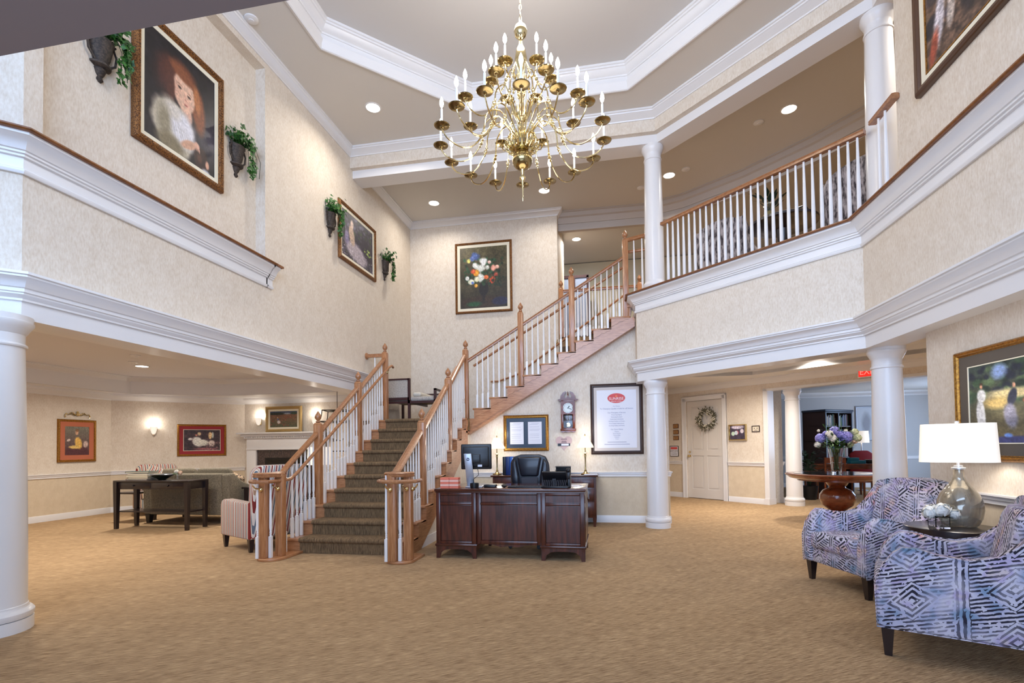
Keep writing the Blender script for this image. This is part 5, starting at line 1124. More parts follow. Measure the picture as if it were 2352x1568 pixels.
# ------------------------------------------------------------ round cherry table with bouquet
rt = thing('round_table', 'round cherry pedestal table with moulded rim and bulbous base', 'table', (3.56, 8.8, 0))
b = MB(); b.lathe([(.001, .755), (.60, .755), (.70, .757), (.725, .748), (.72, .735), (.69, .715), (.66, .69), (.60, .672), (.55, .668), (.55, .645), (.001, .645)], 64, caps=False); obj('tabletop', b, REDW, rt)
b = MB(); b.lathe([(.001, .757), (.60, .757), (.60, .760), (.001, .760)], 56, caps=False); obj('glass_top', b, mk('table_glass', rgb(30, 34, 36), .04, coat=1.0), rt)
b = MB(); b.lathe([(.10, .645), (.16, .62), (.14, .58), (.11, .55), (.12, .53), (.20, .49), (.245, .42), (.25, .35), (.215, .26), (.14, .20), (.10, .17), (.12, .13), (.12, .10), (.001, .10)], 40, caps=False); obj('urn_pedestal', b, REDW, rt)
for k in range(4):
    a = math.radians(20+90*k+180); b = MB(); b.tube([(.08*math.cos(a), .08*math.sin(a), .13), (.25*math.cos(a), .25*math.sin(a), .11), (.42*math.cos(a), .42*math.sin(a), .045), (.50*math.cos(a), .50*math.sin(a), .035)], .05, 8, r2=.034); obj('foot', b, REDW, rt)
fl_ = thing('flower_vase', 'tall clear glass vase of blue hydrangeas and white roses on the round table', 'flowers', (3.55, 8.78, .76))
b = MB(); b.lathe([(.001, 0), (.062, 0), (.066, .02), (.085, .25), (.107, .385), (.103, .385), (.080, .25), (.060, .03), (.001, .03)], 16, caps=False); obj('glass_vase', b, GLASS, fl_, smooth=False)
b = MB()
for i in range(16): a = i*.39; b.tube([(.035*math.cos(a), .035*math.sin(a), .04), (.06*math.cos(a+2), .06*math.sin(a+2), .40)], .004, 5)
obj('stems', b, LEAF, fl_, kind='stuff')
HYD = mk('hydrangea_blue', rgb(112, 112, 200), .7, noise=((60, 60, 60), 2, rgb(160, 156, 226), .4, .6)); HYG = mk('hydrangea_green', rgb(196, 206, 170), .7); PCH = mk('peach_petal', rgb(232, 200, 176), .7)
for x, z, r, m_, nm in ((-.22, .55, .085, HYD, 'hydrangea'), (-.02, .66, .085, HYD, 'hydrangea'), (.13, .56, .105, HYD, 'hydrangea'), (.05, .60, .07, HYD, 'hydrangea'), (-.16, .62, .05, HYD, 'hydrangea'), (-.12, .61, .06, WHF, 'rose'), (-.07, .55, .06, WHF, 'rose'), (-.27, .45, .05, WHF, 'rose'), (-.26, .67, .022, WHF, 'rose'), (.24, .64, .06, HYG, 'hydrangea'), (.27, .55, .07, HYG, 'hydrangea'), (.22, .45, .05, HYG, 'hydrangea'), (.24, .50, .045, PCH, 'rose'), (.13, .66, .03, WHF, 'rose')):
    petals(x, -.10+random.random()*.12, z, r, 70 if nm == 'hydrangea' else 30, m_, fl_, nm, .28 if nm == 'hydrangea' else .5)
b = MB()
for i in range(230):
    a = random.random()*2*PI; r = .05+.2*random.random(); z = .38+.16*random.random()+(.14 if i % 5 == 0 else 0); p = Vector((r*math.cos(a), r*math.sin(a)*.8, z)); d = Vector((math.cos(a), math.sin(a), random.random()*.8-.2))*(.05+.05*random.random()); n = d.cross(Vector((0, 0, 1))).normalized()*.018
    b.add([p, p+d*.5-n, p+d, p+d*.5+n], [(0, 1, 2, 3)])
obj('foliage', b, LEAF, fl_, smooth=False, kind='stuff')
b = MB()
for i in range(14):
    a = random.random()*2*PI; b.tube([(0, 0, .45), (.08*math.cos(a), .06*math.sin(a), .62), (.13*math.cos(a)-.05, .1*math.sin(a), .76+.06*random.random())], .0025, 4)
obj('sprigs', b, LEAF, fl_, kind='stuff')
t = tag(obj('white_leaflet', MB().box(-.15, -.11, 0, .15, .11, .003), PAPER), 'white leaflet lying on the round table beside the column', 'paper'); t.location = (3.93, 8.62, .761)

# ------------------------------------------------------------ ivy urns on the left wall
def ivy_urn(y, z, x, label, seed):
    random.seed(seed); t = thing('wall_urn', label, 'planter', (x, y, z), PI/2, 'ivy urns on the left wall')
    b = MB(); prof = [(.012, -.02), (.03, 0), (.02, .03), (.035, .05), (.05, .09), (.045, .10), (.085, .115), (.088, .13), (.06, .15), (.075, .20), (.09, .28), (.10, .33), (.108, .345), (.09, .35), (.001, .34)]
    n = 17; vs_ = []; fs = []
    for r, zz_ in prof:
        for i in range(n): a = PI+PI*i/(n-1); k = 1+.05*(i % 2)*(.15 < zz_ < .33); vs_.append((r*k*math.cos(a), r*k*math.sin(a)*.95, zz_))
    for j in range(len(prof)-1):
        for i in range(n-1): fs.append((j*n+i, j*n+i+1, (j+1)*n+i+1, (j+1)*n+i))
    b.add(vs_, fs); obj('urn', b, URN, t)
    for s in (-1, 1): b = MB(); b.tube([(s*.06, -.03, .14), (s*.12, -.03, .20), (s*.13, -.03, .28), (s*.10, -.03, .34), (s*.12, -.03, .37)], .010, 6); obj('handle', b, URN, t)
    b = MB()
    for i in range(230):
        if i < 150: p = Vector((random.gauss(.0, .075), -.09+random.gauss(0, .05), .37+abs(random.gauss(0, .07))))
        else: q = random.random(); p = Vector((.10+.05*math.sin(q*3+i % 3)+random.gauss(0, .015), -.13-.03*random.random(), .42-.42*q))
        p.y = min(p.y, -.02); s = .022+.016*random.random(); u = Vector((random.gauss(0, 1), random.gauss(0, .5), random.gauss(0, 1))).normalized(); w = u.cross(Vector((random.gauss(0, .5), -1, .3))).normalized()
        b.add([p-u*s, p-u*s*.3-w*s*.9, p+u*s*.1-w*s*.5, p+u*s*1.1, p+u*s*.1+w*s*.5, p-u*s*.3+w*s*.9], [(0, 1, 2, 3, 4, 5)])
    obj('ivy', b, LEAF, t, smooth=False, kind='stuff')
    b = MB()
    for i in range(7): dx = random.gauss(0, .07)+.03; b.tube([(dx*.3, -.06, .34), (dx, -.13, .42), (dx+.08, -.14, .28), (dx+.09, -.12, .05+.12*random.random())], .003, 4)
    obj('stems', b, LEAFD, t, kind='stuff'); random.seed(seed+50)
ivy_urn(3.59, 4.47, XL-.135, 'ivy urn high at the far left of the portrait painting', 1)
ivy_urn(5.23, 4.50, XL-.135, 'ivy urn right of the portrait painting, at the recess end', 2)
ivy_urn(7.07, 4.52, XL, 'ivy urn just left of the garden painting', 3)
ivy_urn(9.02, 4.47, XL, 'ivy urn right of the garden painting near the room corner', 4)
random.seed(11)
# ------------------------------------------------------------ lounge at the left
t = thing('console_table', 'long espresso console table with drawers and low shelf behind the sofa', 'table', (-7.14, 7.06, 0))
b = MB(); b.box(-.70, -.21, .755, .70, .21, .78); obj('top', b, ESP, t, bevel=.004)
b = MB(); b.box(-.66, -.18, .64, .66, .18, .755); ap = obj('apron', b, ESP, t, smooth=False)
for x0, x1 in ((-.62, -.02), (.02, .62)):
    b = MB(); b.box(x0, -.188, .655, x1, -.178, .745); o = obj('drawer', b, ESP, ap, bevel=.003)
for x in (-.32, .32):
    b = MB(); b.ball((x, -.20, .70), .014, 10, 6); obj('drawer_knob', b, BLACK, t)
b = MB(); b.box(-.64, -.17, .27, .64, .17, .29); obj('shelf', b, ESP, t, smooth=False)
for x in (-.66, .66):
    for y in (-.18, .18): b = MB(); b.frustum(.024, .034, 0, .755, x, y); obj('leg', b, ESP, t, smooth=False)
# things on the console
def book(name, x, y, z, w, d, h, c, lab, rot=0):
    t = thing(name, lab, 'book', (x, y, z), rot, 'stacked books'); m_ = mk(c[0], c[1], .6) if c[0] not in bpy.data.materials else bpy.data.materials[c[0]]
    b = MB(); b.box(-w/2, -d/2, 0, w/2, d/2, .004); b.box(-w/2, -d/2, h-.004, w/2, d/2, h); b.box(-w/2, -d/2, 0, -w/2+.004, d/2, h); obj('cover', b, m_, t, smooth=False)
    b = MB(); b.box(-w/2+.004, -d/2+.005, .004, w/2-.006, d/2-.005, h-.004); obj('pages', b, LINEN, t, smooth=False); return t
CT = .781
for i, (w, h, c, lab, dx) in enumerate(((.40, .022, ('maroon_cover', rgb(90, 40, 50)), 'maroon book at the bottom of the console stack', 0), (.36, .03, ('buff_cover', rgb(196, 176, 140)), 'buff book second from the bottom of the console stack', .02), (.38, .03, ('cream_cover', rgb(206, 196, 166)), 'cream book in the middle of the console stack', -.01), (.34, .024, ('white_cover', rgb(216, 210, 200)), 'off white book second from the top of the console stack', .0), (.37, .024, ('green_cover', rgb(26, 70, 62)), 'dark green book on top of the console stack', -.02))):
    book('book', -7.48+dx, 7.06, CT+.0301*i-(0.008 if i else 0)+.0005*i, w, .26, h, c, lab, .05*i)
t = thing('serving_bowl', 'shallow dark green bowl with wavy metallic rim on the console', 'bowl', (-7.10, 7.04, CT)); b = MB(); b.lathe([(.05, 0), (.06, .01), (.13, .05), (.18, .085), (.175, .087), (.12, .058), (.05, .02), (.001, .018)], 28); obj('bowl', b, mk('green_glaze', rgb(40, 52, 44), .2, coat=.5), t)
b = MB(); b.tube([(.178*math.cos(a*PI/12), .178*math.sin(a*PI/12), .088+.006*math.sin(a*PI/3)) for a in range(24)], .005, 6, closed=True); obj('rim', b, SILV, t)
t = thing('flower_glass', 'short glass of pink and white flowers on the console', 'flowers', (-6.83, 7.06, CT)); b = MB(); b.lathe([(.035, 0), (.035, .09), (.032, .09), (.032, .008), (.001, .008)], 16); obj('glass_vase', b, GLASS, t)
petals(-.02, 0, .13, .035, 20, WHF, t); petals(.05, 0, .11, .035, 20, PCH, t)
b = MB()
for i in range(10): a = i*.63; b.add([(0, 0, .08), (.04*math.cos(a-.2), .04*math.sin(a-.2), .10), (.08*math.cos(a), .08*math.sin(a), .11), (.04*math.cos(a+.2), .04*math.sin(a+.2), .09)], [(0, 1, 2, 3)])
obj('leaves', b, LEAF, t, smooth=False, kind='stuff')
# sofa seen from behind
t = thing('sofa', 'sage green sofa seen from behind beyond the console table', 'sofa', (-7.10, 7.50, 0))
b = MB(); b.prism([(0, .15), (.16, .15), (.20, .84), (.05, .86), (-.03, .84)], -.72, .72, 'x'); obj('backrest', b, SAGE, t, bevel=.03, bseg=3)
for s in (-1, 1):
    b = MB(); b.prism([(.0, .15), (-.02, .84), (.12, .86), (.30, .72), (.55, .62), (.85, .58), (.90, .52), (.90, .15)], s*.70, s*.86, 'x'); obj('arm', b, SAGE, t, bevel=.04, bseg=3)
    b = MB(); b.box(s*.02 if s > 0 else -.69, .18, .32, .69 if s > 0 else -.02, .88, .46); obj('seat_cushion', b, SAGE, t, bevel=.04, bseg=3)
    b = MB(); b.prism([(.20, .44), (.36, .44), (.30, .93), (.20, .94)], s*.03, s*.68, 'x'); obj('back_cushion', b, SAGE, t, bevel=.05, bseg=3)
    for y in (.06, .82): b = MB(); b.frustum(.03, .045, 0, .15, s*.78, y); obj('leg', b, BLACK, t, smooth=False)
b = MB(); b.box(-.72, .1, .15, .72, .88, .33); obj('seat_base', b, SAGE, t, smooth=False)
t = tag(obj('patterned_cushion', MB().box(-.19, -.06, -.19, .19, .06, .19), mk('scroll_print_cloth', rgb(60, 48, 44), .9, noise=((30, 30, 30), 2, rgb(196, 170, 140), .45, .55)), bevel=.05, bseg=3), 'scroll print cushion propped at the right end of the green sofa', 'cushion'); t.location = (-6.55, 7.98, .66); t.rotation_euler = (.3, .35, 0)
def club_chair(label, loc, rotz, mat=STRIPE, w=.74, back=.98, grp='striped armchairs in the lounge', pillow=False):
    t = thing('striped_armchair', label, 'armchair', loc, rotz, grp); h = w/2
    for s in (-1, 1):
        b = MB(); b.prism([(0, .16), (0, .55), (.03, .60), (.10, .62), (.70, .60), (.78, .62), (.78, .16)], s*h, s*(h-.13), 'x'); obj('arm', b, mat, t, bevel=.035, bseg=3)
        for y in (.05, .72): b = MB(); b.frustum(.018, .032, 0, .165, s*(h-.05), y); obj('leg', b, ESP, t, smooth=False)
    b = MB(); b.prism([(-h+.02, .16), (h-.02, .16), (h-.01, back-.08), (h-.08, back), (-h+.08, back), (-h+.01, back-.08)], .66, .82, 'y'); b.v = [(x, y+(z-.16)*.10, z) for x, y, z in b.v]; obj('backrest', b, mat, t, bevel=.045, bseg=3)
    b = MB(); b.box(-h+.13, .01, .16, h-.13, .70, .32); obj('seat_base', b, mat, t, smooth=False)
    b = MB(); b.box(-h+.135, -.01, .32, h-.135, .67, .46); obj('seat_cushion', b, mat, t, bevel=.03, bseg=3)
    return t
club_chair('red and cream striped armchair right behind the left stair foot', (-4.77, 6.10, 0), math.radians(-117), back=1.06)
club_chair('striped armchair showing above the green sofa', (-8.62, 8.42, 0), math.radians(45))
t = tag(obj('striped_cushion', MB().box(-.2, -.06, -.2, .2, .06, .2), STRIPE, bevel=.05, bseg=3), 'striped cushion in the armchair beyond the sofa', 'cushion'); t.location = (-9.0, 8.78, .72); t.rotation_euler = (-.2, .4, .5)
t = thing('end_table', 'dark square end table between sofa and striped armchair', 'table', (-5.90, 7.98, 0)); b = MB(); b.box(-.28, -.28, .58, .28, .28, .61); obj('top', b, ESP, t, bevel=.004)
b = MB(); b.box(-.25, -.25, .12, .25, .25, .58); obj('cabinet', b, ESP, t, smooth=False)
for x in (-.23, .23):
    for y in (-.23, .23): b = MB(); b.frustum(.02, .025, 0, .12, x, y); obj('leg', b, ESP, t, smooth=False)
t = thing('dark_planter', 'small dark ball planter with twiggy stems on the end table', 'planter', (-5.90, 7.9, .61)); b = MB(); b.ball((0, 0, .076), .075, 16, 10); obj('pot', b, BLACK, t)
b = MB()
for i in range(12): a = i*.6; b.tube([(0, 0, .12), (.07*math.cos(a), .07*math.sin(a), .20), (.14*math.cos(a), .12*math.sin(a), .17)], .005, 5)
obj('stems', b, LEAFD, t, kind='stuff')
t = thing('end_table', 'dark low table beyond the left end of the sofa', 'table', (-8.30, 7.70, 0)); b = MB(); b.box(-.22, -.22, .50, .22, .22, .53); obj('top', b, ESP, t, bevel=.004)
for x in (-.19, .19):
    for y in (-.19, .19): b = MB(); b.frustum(.018, .025, 0, .50, x, y); obj('leg', b, ESP, t, smooth=False)
# fireplace
t = thing('fireplace', 'white mantel fireplace with dentil frieze and dark marble surround', 'fireplace', (-7.13, 10.42, 0))
b = MB(); b.box(-1.13, -.30, 1.60, 1.13, 0, 1.635); obj('mantel_shelf', b, TRIM, t, bevel=.006)
b = MB(); b.sweep([(-1.0, 0), (-1.0, -.16), (1.0, -.16), (1.0, 0)][::-1], [(-.0, 1.52), (-.02, 1.52), (-.03, 1.54), (-.06, 1.57), (-.09, 1.585), (-.11, 1.60), (0, 1.60)]) if False else b.box(-1.08, -.22, 1.545, 1.08, 0, 1.60); b.box(-1.04, -.17, 1.50, 1.04, 0, 1.545); obj('bed_moulding', b, TRIM, t, bevel=.008)
b = MB(); b.box(-1.0, -.12, 1.26, 1.0, 0, 1.50); b.box(-1.0, -.14, 1.24, 1.0, 0, 1.27); b.box(-1.0, -.12, 0, -.76, 0, 1.26); b.box(.76, -.12, 0, 1.0, 0, 1.26); b.box(-1.03, -.14, 0, -.74, 0, .16); b.box(.74, -.14, 0, 1.03, 0, .16); fb = obj('surround', b, TRIM, t, bevel=.004)
for i in range(46): b = MB(); b.box(-1.01+i*.0442, -.175-.012, 1.515, -1.01+i*.0442+.024, -.17, 1.54); obj('dentil', b, TRIM, t, smooth=False)
b = MB(); b.box(-.76, -.07, 1.06, .76, 0, 1.26); b.box(-.76, -.07, 0, -.56, 0, 1.06); b.box(.56, -.07, 0, .76, 0, 1.06); obj('marble_slips', b, MARB, t, smooth=False)
b = MB(); b.box(-.56, -.075, .10, .56, -.02, 1.06); fx = obj('firebox_front', b, FBLK, t, smooth=False)
for k in range(5): b = MB(); b.box(-.50, -.085, .94+.02*k, .50, -.075, .95+.02*k); obj('louvre', b, DKG, fx, smooth=False)
for x in (-.50, -.17, .17, .49): b = MB(); b.box(x, -.09, .18, x+.012, -.075, .90); obj('bar', b, DKG, fx, smooth=False)
def sconce(x, y, z, rz, label, p=3):
    t = thing('wall_sconce', label, 'wall light', (x, y, z), rz, 'glowing wall sconces'); b = MB(); b.m = Matrix.Translation((0, -.07, 0)); b.lathe([(.02, -.09), (.04, -.06), (.055, 0), (.065, .07), (.06, .07), (.05, 0), (.001, -.05)], 20); obj('glass_shade', b, SHADE, t)
    b = MB(); b.box(-.03, -.015, -.08, .03, 0, .04); b.tube([(0, -.01, -.06), (0, -.07, -.10)], .01, 6); obj('bracket', b, BRASS, t)
    c = Matrix.Rotation(rz, 3, 'Z') @ Vector((0, -.10, .14)); point('sconce_light', (x+c.x, y+c.y, z+c.z), p, WARM, .05)
sconce(-9.493, 9.197, 1.69, PI/4, 'glowing glass sconce on the angled wall left of the red matted print')
sconce(-7.86, 10.42, 1.90, 0, 'glowing sconce left of the painting over the mantel'); sconce(-6.45, 10.42, 1.90, 0, 'glowing sconce right of the painting over the mantel')
# brass wall ornament
t = thing('brass_ornament', 'gilt scrollwork ornament above the rust matted print', 'wall decoration', (-10, 8.01, 1.95), PI/2)
b = MB()
for s in (-1, 1):
    b.tube([(0, -.02, .03), (s*.06, -.02, .0), (s*.12, -.02, .03), (s*.17, -.02, .01), (s*.21, -.02, .03), (s*.235, -.02, -.01), (s*.22, -.02, -.04)], .010, 6)
    b.tube([(s*.05, -.02, .01), (s*.09, -.02, .05), (s*.13, -.02, .05), (s*.15, -.02, .03)], .007, 6)
b.ball((0, -.025, .02), .035, 10, 6); b.ball((0, -.02, .065), .02, 8, 5); obj('scrolls', b, BRASS, t)
# lantern pendant and lamps behind the stair
t = thing('lantern_pendant', 'open dark metal lantern hanging behind the left stair rail', 'pendant', (-4.98, 8.75, 0), .3)
b = MB(); q = [(-.22, -.22), (.22, -.22), (.22, .22), (-.22, .22)]
for z, k in ((1.96, 1.0), (1.75, 1.22), (1.20, 1.22)):
    for i in range(4): p0, p1 = q[i], q[(i+1) % 4]; b.tube([(p0[0]*k, p0[1]*k, z), (p1[0]*k, p1[1]*k, z)], .009, 5)
for p0 in q: b.tube([(p0[0], p0[1], 1.96), (p0[0]*1.05, p0[1]*1.05, 1.84), (p0[0]*1.22, p0[1]*1.22, 1.75), (p0[0]*1.22, p0[1]*1.22, 1.20)], .009, 5)
for p0 in q[:2]: b.tube([(p0[0], p0[1], 1.96), (-p0[0], -p0[1], 1.96)], .006, 5)
obj('cage', b, DKG, t)
b = MB(); b.tube([(0, 0, 1.96), (0, 0, 2.78)], .006, 5); b.tube([(0, 0, 1.96), (0, 0, 1.40)], .01, 6); obj('stem', b, DKG, t)
for k in range(3):
    a = k*2.1; b = MB(); b.tube([(0, 0, 1.42), (.09*math.cos(a), .09*math.sin(a), 1.38), (.11*math.cos(a), .11*math.sin(a), 1.44)], .006, 5); o = obj('candle_arm', b, DKG, t)
    b = MB(); b.lathe([(.01, 1.44), (.01, 1.53), (.004, 1.56)], 8, .11*math.cos(a), .11*math.sin(a)); obj('candle', b, CANDLE, o)
def drum_lamp(x, y, label, z0=0, zs=1.06, r=.21, hgt=.24, p=5, base=ESP):
    t = thing('drum_shade_lamp', label, 'lamp', (x, y, z0), 0); b = MB(); b.lathe([(.12, 0), (.12, .02), (.02, .04), (.015, .2), (.015, zs-z0)], 16); obj('stem', b, base, t)
    b = MB(); b.lathe([(r, zs-z0), (r*.9, zs-z0+hgt)], 32, caps=False); o = obj('shade', b, SHADE, t); point('lamp_light', (x, y, zs+hgt/2), p, WARM, .05)
drum_lamp(-4.80, 7.85, 'lit white drum lamp glimpsed through the left stair balusters', 0, .98, .20, .30)
# small spot on the lounge cornice
t = tag(obj('corner_speaker', MB().prism([(0, 0), (.12, .06), (.10, .12), (-.02, .06)], 0, .09, 'x'), TRIM), 'small white wedge device high on the lounge wall by the stairs', 'device'); t.location = (-4.75, 9.9, 2.28)

# ------------------------------------------------------------ landing bench
t = thing('landing_bench', 'dark framed corner bench with pale woven panels on the stair landing', 'bench', (-3.55, 9.25, ZL))
b = MB(); W = .50
for x, h in ((-W, .80), (.0, .80), (W, .60)): b.box(x-.022, -.50, 0, x+.022, -.456, h)
for x, h in ((-W, .80), (W, .60)): b.box(x-.022, .40, 0, x+.022, .444, h)
b.box(-W, -.50, .77, .0, -.456, .80); b.box(-W, -.50, .40, .0, -.456, .45); b.box(0, .40, .57, W, .444, .60); b.box(W-.022, -.5, .57, W+.022, .44, .60); b.box(W-.022, -.5, .34, W+.022, .44, .40); b.box(-W-.02, -.5, .77, -W+.02, .44, .80)
b.prism([(-.5, .34), (.44, .34), (.44, .40), (-.5, .40)], -.02, .02, 'x'); b.box(-W, -.5, .34, W, -.456, .38)
obj('frame', b, mk('dark_cherry_frame', rgb(62, 30, 28), .35), t, smooth=False)
b = MB(); b.box(-W+.02, -.49, .45, -.02, -.466, .77); obj('woven_panel', b, SLIN, t, smooth=False)
b = MB(); b.box(.03, .41, .42, W-.03, .43, .57); obj('woven_panel', b, SLIN, t, smooth=False)
b = MB(); b.box(-W+.03, -.44, .38, W-.03, .40, .47); obj('seat_cushion', b, SLIN, t, bevel=.035, bseg=3)
b = MB(); b.box(.04, -.42, .47, .20, .38, .55); obj('bolster', b, mk('cream_bolster', rgb(214, 206, 190), .9), t, bevel=.035, bseg=3)

# ------------------------------------------------------------ gallery furniture
armchair('gallery_armchair', 'grey woven-print wing chair behind the railing, nearer the stairs', GREYF, (2.25, 8.35, ZF2), math.radians(135), .74, 1.02, 'grey print chairs on the gallery')
armchair('gallery_armchair', 'grey woven-print chair behind the railing beside the right column', GREYF, (3.66, 6.88, ZF2), math.radians(135-20), .80, 1.06, 'grey print chairs on the gallery')
t = thing('gallery_table', 'dark round pedestal table behind the balcony railing', 'table', (2.35, 7.20, ZF2))
b = MB(); b.lathe([(.001, .70), (.40, .70), (.42, .69), (.42, .66), (.39, .65), (.001, .65)], 40, caps=False); obj('tabletop', b, ESP, t)
b = MB(); b.lathe([(.20, 0), (.20, .03), (.06, .06), (.05, .4), (.09, .60), (.30, .65)], 24); obj('pedestal', b, ESP, t)
t = thing('potted_plant', 'broad-leaved plant in an olive jar on the gallery table', 'plant', (2.20, 7.25, ZF2+.701)); b = MB(); b.lathe([(.05, 0), (.075, .05), (.08, .12), (.05, .17), (.055, .18), (.001, .17)], 20); obj('jar', b, mk('olive_jar', rgb(116, 106, 70), .4), t)
b = MB()
for i in range(20):
    a = i*2.4; r = .10+.10*(i % 3)/2; z = .25+.18*((i*7) % 10)/10; p = Vector((r*math.cos(a)*.4, r*math.sin(a)*.4, z-.05)); q = Vector((r*math.cos(a)*1.3, r*math.sin(a)*1.3, z+.05)); b.tube([(0, 0, .16), tuple(p)], .004, 4); d = (q-p); n = d.cross(Vector((0, 0, 1))).normalized()*.035
    b.add([p, p+d*.4-n, q, p+d*.4+n], [(0, 1, 2, 3)])
obj('leaves', b, LEAFD, t, smooth=False, kind='stuff')
for i, (lab, c) in enumerate((('pale pink book under another on the gallery table', ('pink_cover', rgb(206, 180, 190))), ('pale book on top of the gallery table pair', ('pale_cover', rgb(200, 190, 200))))): book('book', 2.50, 7.12, ZF2+.701+.031*i, .24, .18, .03, c, lab, -.4+.1*i)
t = tag(obj('dark_bow_ornament', MB().tube([(-.1, 0, .02), (0, -.03, .06), (.09, 0, .10), (.13, .02, .06), (.05, .02, .03)], .012, 6), BLACK), 'dark curved ornament on the gallery books', 'ornament'); t.location = (2.50, 7.10, ZF2+.762)
# dark display cabinet seen through the upper balusters
t = thing('gallery_cabinet', 'dark glazed cabinet glimpsed beyond the upper stair rail', 'cabinet', (-.72, 12.6, ZF2)); b = MB(); b.box(-.35, 0, 0, -.30, .4, 2.0); b.box(.30, 0, 0, .35, .4, 2.0); b.box(-.35, 0, 1.95, .35, .4, 2.02); b.box(-.35, 0, 0, .35, .4, .5); b.box(-.02, 0, .5, .02, .03, 1.95); obj('case', b, mk('cabinet_dark_red', rgb(50, 24, 26), .35), t, smooth=False)
b = MB(); b.box(-.30, .02, .5, .30, .025, 1.95); obj('glass_door', b, mk('cabinet_glass', rgb(130, 140, 160), .1), t, smooth=False)

# ------------------------------------------------------------ library at the far right
t = thing('bookcase', 'tall dark bookcase with blue-lit front and rows of books', 'bookcase', (5.24, 13.5, 0), math.radians(34))
b = MB(); b.box(0, 0, 0, .03, .6, 2.0); b.box(.97, 0, 0, 1.0, .6, 2.0); b.box(0, .57, 0, 1.0, .6, 2.0); b.box(.49, 0, 0, .52, .57, 2.0)
for z in (0, .45, .85, 1.25, 1.62, 1.97): b.box(0, .01, z, 1, .58, z+.03)
obj('case', b, mk('dark_mahogany_case', rgb(56, 30, 26), .4), t, smooth=False)
b = MB(); b.box(-.03, -.03, 2.0, 1.03, .6, 2.05); b.box(-.015, -.015, 1.96, 1.015, .0, 2.0); obj('cornice', b, BLUEW, t, bevel=.008)
b = MB()
for x in (0, .47, .97): b.box(x, -.012, 0, x+.035, 0, 1.97)
obj('front_stiles', b, BLUEW, t, smooth=False)
BK = [mk('spine_%s' % n, c, .6) for n, c in (('red', rgb(110, 40, 40)), ('blue', rgb(50, 70, 110)), ('tan', rgb(150, 130, 100)), ('grey', rgb(120, 120, 130)), ('black', rgb(30, 30, 36)), ('green', rgb(50, 80, 60)), ('cream', rgb(196, 186, 166)))]
rm = Matrix.Translation((5.24, 13.5, 0)) @ Matrix.Rotation(math.radians(34), 4, 'Z')
for z in (.88, 1.28, 1.65):
    for x0 in (.045, .53):
        x = x0
        while x < x0+.40:
            w = .025+.025*random.random(); h = .20+.09*random.random(); 
            o = obj('book', MB().box(0, 0, 0, w-.003, .2, h), random.choice(BK), smooth=False); tag(o, 'small upright book among those on the far library bookcase', 'book', 'books in the library bookcase'); o.matrix_world = rm @ Matrix.Translation((x, .06, z+.001)); x += w
t = thing('library_table', 'long cherry library table in front of the bookcase', 'table', (5.35, 12.75, 0)); b = MB(); b.box(-.85, -.4, .73, .85, .4, .76); obj('top', b, REDW, t, bevel=.006); b = MB(); b.box(-.78, -.34, .64, .78, .34, .73); obj('apron', b, REDW, t, smooth=False)
for x in (-.74, .74):
    for y in (-.32, .32): b = MB(); b.lathe([(.018, 0), (.03, .15), (.022, .35), (.035, .6), (.035, .64)], 10, x, y); obj('leg', b, REDW, t)
for x, y, z, w, d, h, m_, lab in ((5.02, 12.55, .761, .24, .16, .05, PAPER, 'white box on the library table'), (5.50, 12.6, .761, .30, .22, .07, TEAL, 'teal box on the library table'), (5.45, 12.62, .832, .18, .16, .06, TEAL, 'smaller teal box stacked on the larger one'), (5.9, 12.7, .761, .30, .2, .08, BLACK, 'black bag on the library table')):
    t = tag(obj('box' if 'box' in lab else 'black_bag', MB().box(-w/2, -d/2, 0, w/2, d/2, h), m_, bevel=.006), lab, 'box' if 'box' in lab else 'bag'); t.location = (x, y, z)
t = thing('library_chair', 'red upholstered chair beside the library table', 'chair', (6.1, 13.68, 0), 0); b = MB(); b.prism([(-.25, .45), (.25, .45), (.26, .95), (.15, 1.03), (-.15, 1.03), (-.26, .95)], 0, .08, 'y'); obj('backrest', b, RED, t, bevel=.03); b = MB(); b.box(-.26, -.45, .38, .26, .0, .48); obj('seat', b, RED, t, bevel=.03)
for x in (-.22, .22):
    for y in (-.40, .04): b = MB(); b.frustum(.015, .022, 0, .39, x, y); obj('leg', b, REDW, t, smooth=False)
def dining(x, y, rz, lab):
    t = thing('wooden_chair', lab, 'chair', (x, y, 0), rz, 'library chairs'); b = MB(); b.box(-.22, -.22, .44, .22, .22, .48); obj('seat', b, REDW, t, bevel=.01)
    for sx in (-1, 1):
        b = MB(); b.frustum(.014, .02, 0, .44, sx*.19, -.19); obj('leg', b, REDW, t, smooth=False); b = MB(); b.frustum(.016, .016, 0, .92, sx*.19, .19, 0, .05); obj('leg', b, REDW, t, smooth=False)
    b = MB(); b.box(-.2, .2, .80, .2, .235, .92); b.box(-.2, .19, .62, .2, .21, .66); obj('backrest', b, REDW, t, smooth=False)
dining(4.75, 12.05, PI, 'wooden chair at the near left side of the library table'); dining(5.7, 12.1, PI, 'wooden chair at the near right side of the library table')
drum_lamp(6.40, 14.35, 'lit white shaded lamp beside the library bookcase', 0, 1.22, .17, .30, 5, SILV)
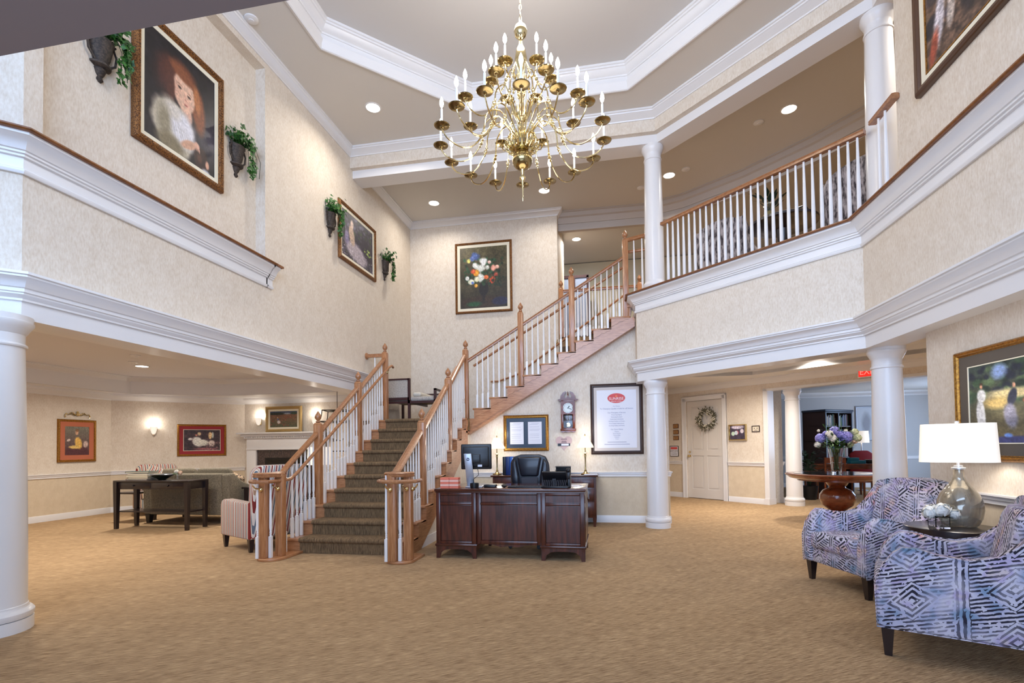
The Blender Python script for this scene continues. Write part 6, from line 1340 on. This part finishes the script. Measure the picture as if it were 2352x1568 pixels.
t = thing('leafy_plant', 'dark leafy floor plant by the far white column', 'plant', (4.35, 12.1, 0)); b = MB(); b.lathe([(.12, 0), (.17, .3), (.16, .3), (.001, .28)], 20); obj('pot', b, BLACK, t)
b = MB()
for i in range(70):
    a = random.random()*2*PI; r = .10+.22*random.random(); z = .55+.55*random.random(); p = Vector((r*.4*math.cos(a), r*.4*math.sin(a), z-.1)); q = Vector((r*1.4*math.cos(a), r*1.4*math.sin(a), z)); b.tube([(0, 0, .28), tuple(p)], .004, 3); d = q-p; n = d.cross(Vector((0, 0, 1))).normalized()*.04
    b.add([p, p+d*.45-n+Vector((0, 0, .03)), q-Vector((0, 0, .05)), p+d*.45+n+Vector((0, 0, .03))], [(0, 1, 2, 3)])
obj('leaves', b, mk('deep_green_leaf', rgb(30, 52, 34), .5), t, smooth=False, kind='stuff')
cv = Canvas(30, 30, (196, 200, 206)).el(.5, .5, .3, .4, (150, 150, 156), .5)
picture('library_print', 'larger grey framed print on the far library wall', (7.0, 15.4, 1.75), 0, .55, .95, .04, SILV, cv, depth=.03)
cv = Canvas(30, 30, (206, 206, 200)).el(.5, .5, .3, .4, (170, 170, 166), .5)
picture('library_print', 'smaller pale framed print right of the larger one in the library', (7.62, 15.4, 1.62), 0, .45, .7, .04, LINEN, cv, depth=.03)
t = thing('library_sofa', 'brown leather settee at the far right of the library', 'sofa', (7.55, 12.2, 0), math.radians(-60)); BL = mk('brown_leather', rgb(60, 36, 32), .4); b = MB(); b.box(-.6, 0, .15, .6, .75, .44); obj('seat', b, BL, t, bevel=.04); b = MB(); b.box(-.6, .6, .3, .6, .82, .9); obj('backrest', b, BL, t, bevel=.05)
for s in (-1, 1):
    b = MB(); b.box(s*.72-.1, 0, .12, s*.72+.1, .8, .62); obj('arm', b, BL, t, bevel=.05)
    for y in (.06, .72): b = MB(); b.frustum(.03, .03, 0, .15, s*.7, y); obj('leg', b, ESP, t, smooth=False)
for o in list(bpy.data.objects):
    if o.type == 'LIGHT' and o.data.type == 'POINT': o.data.use_shadow = True
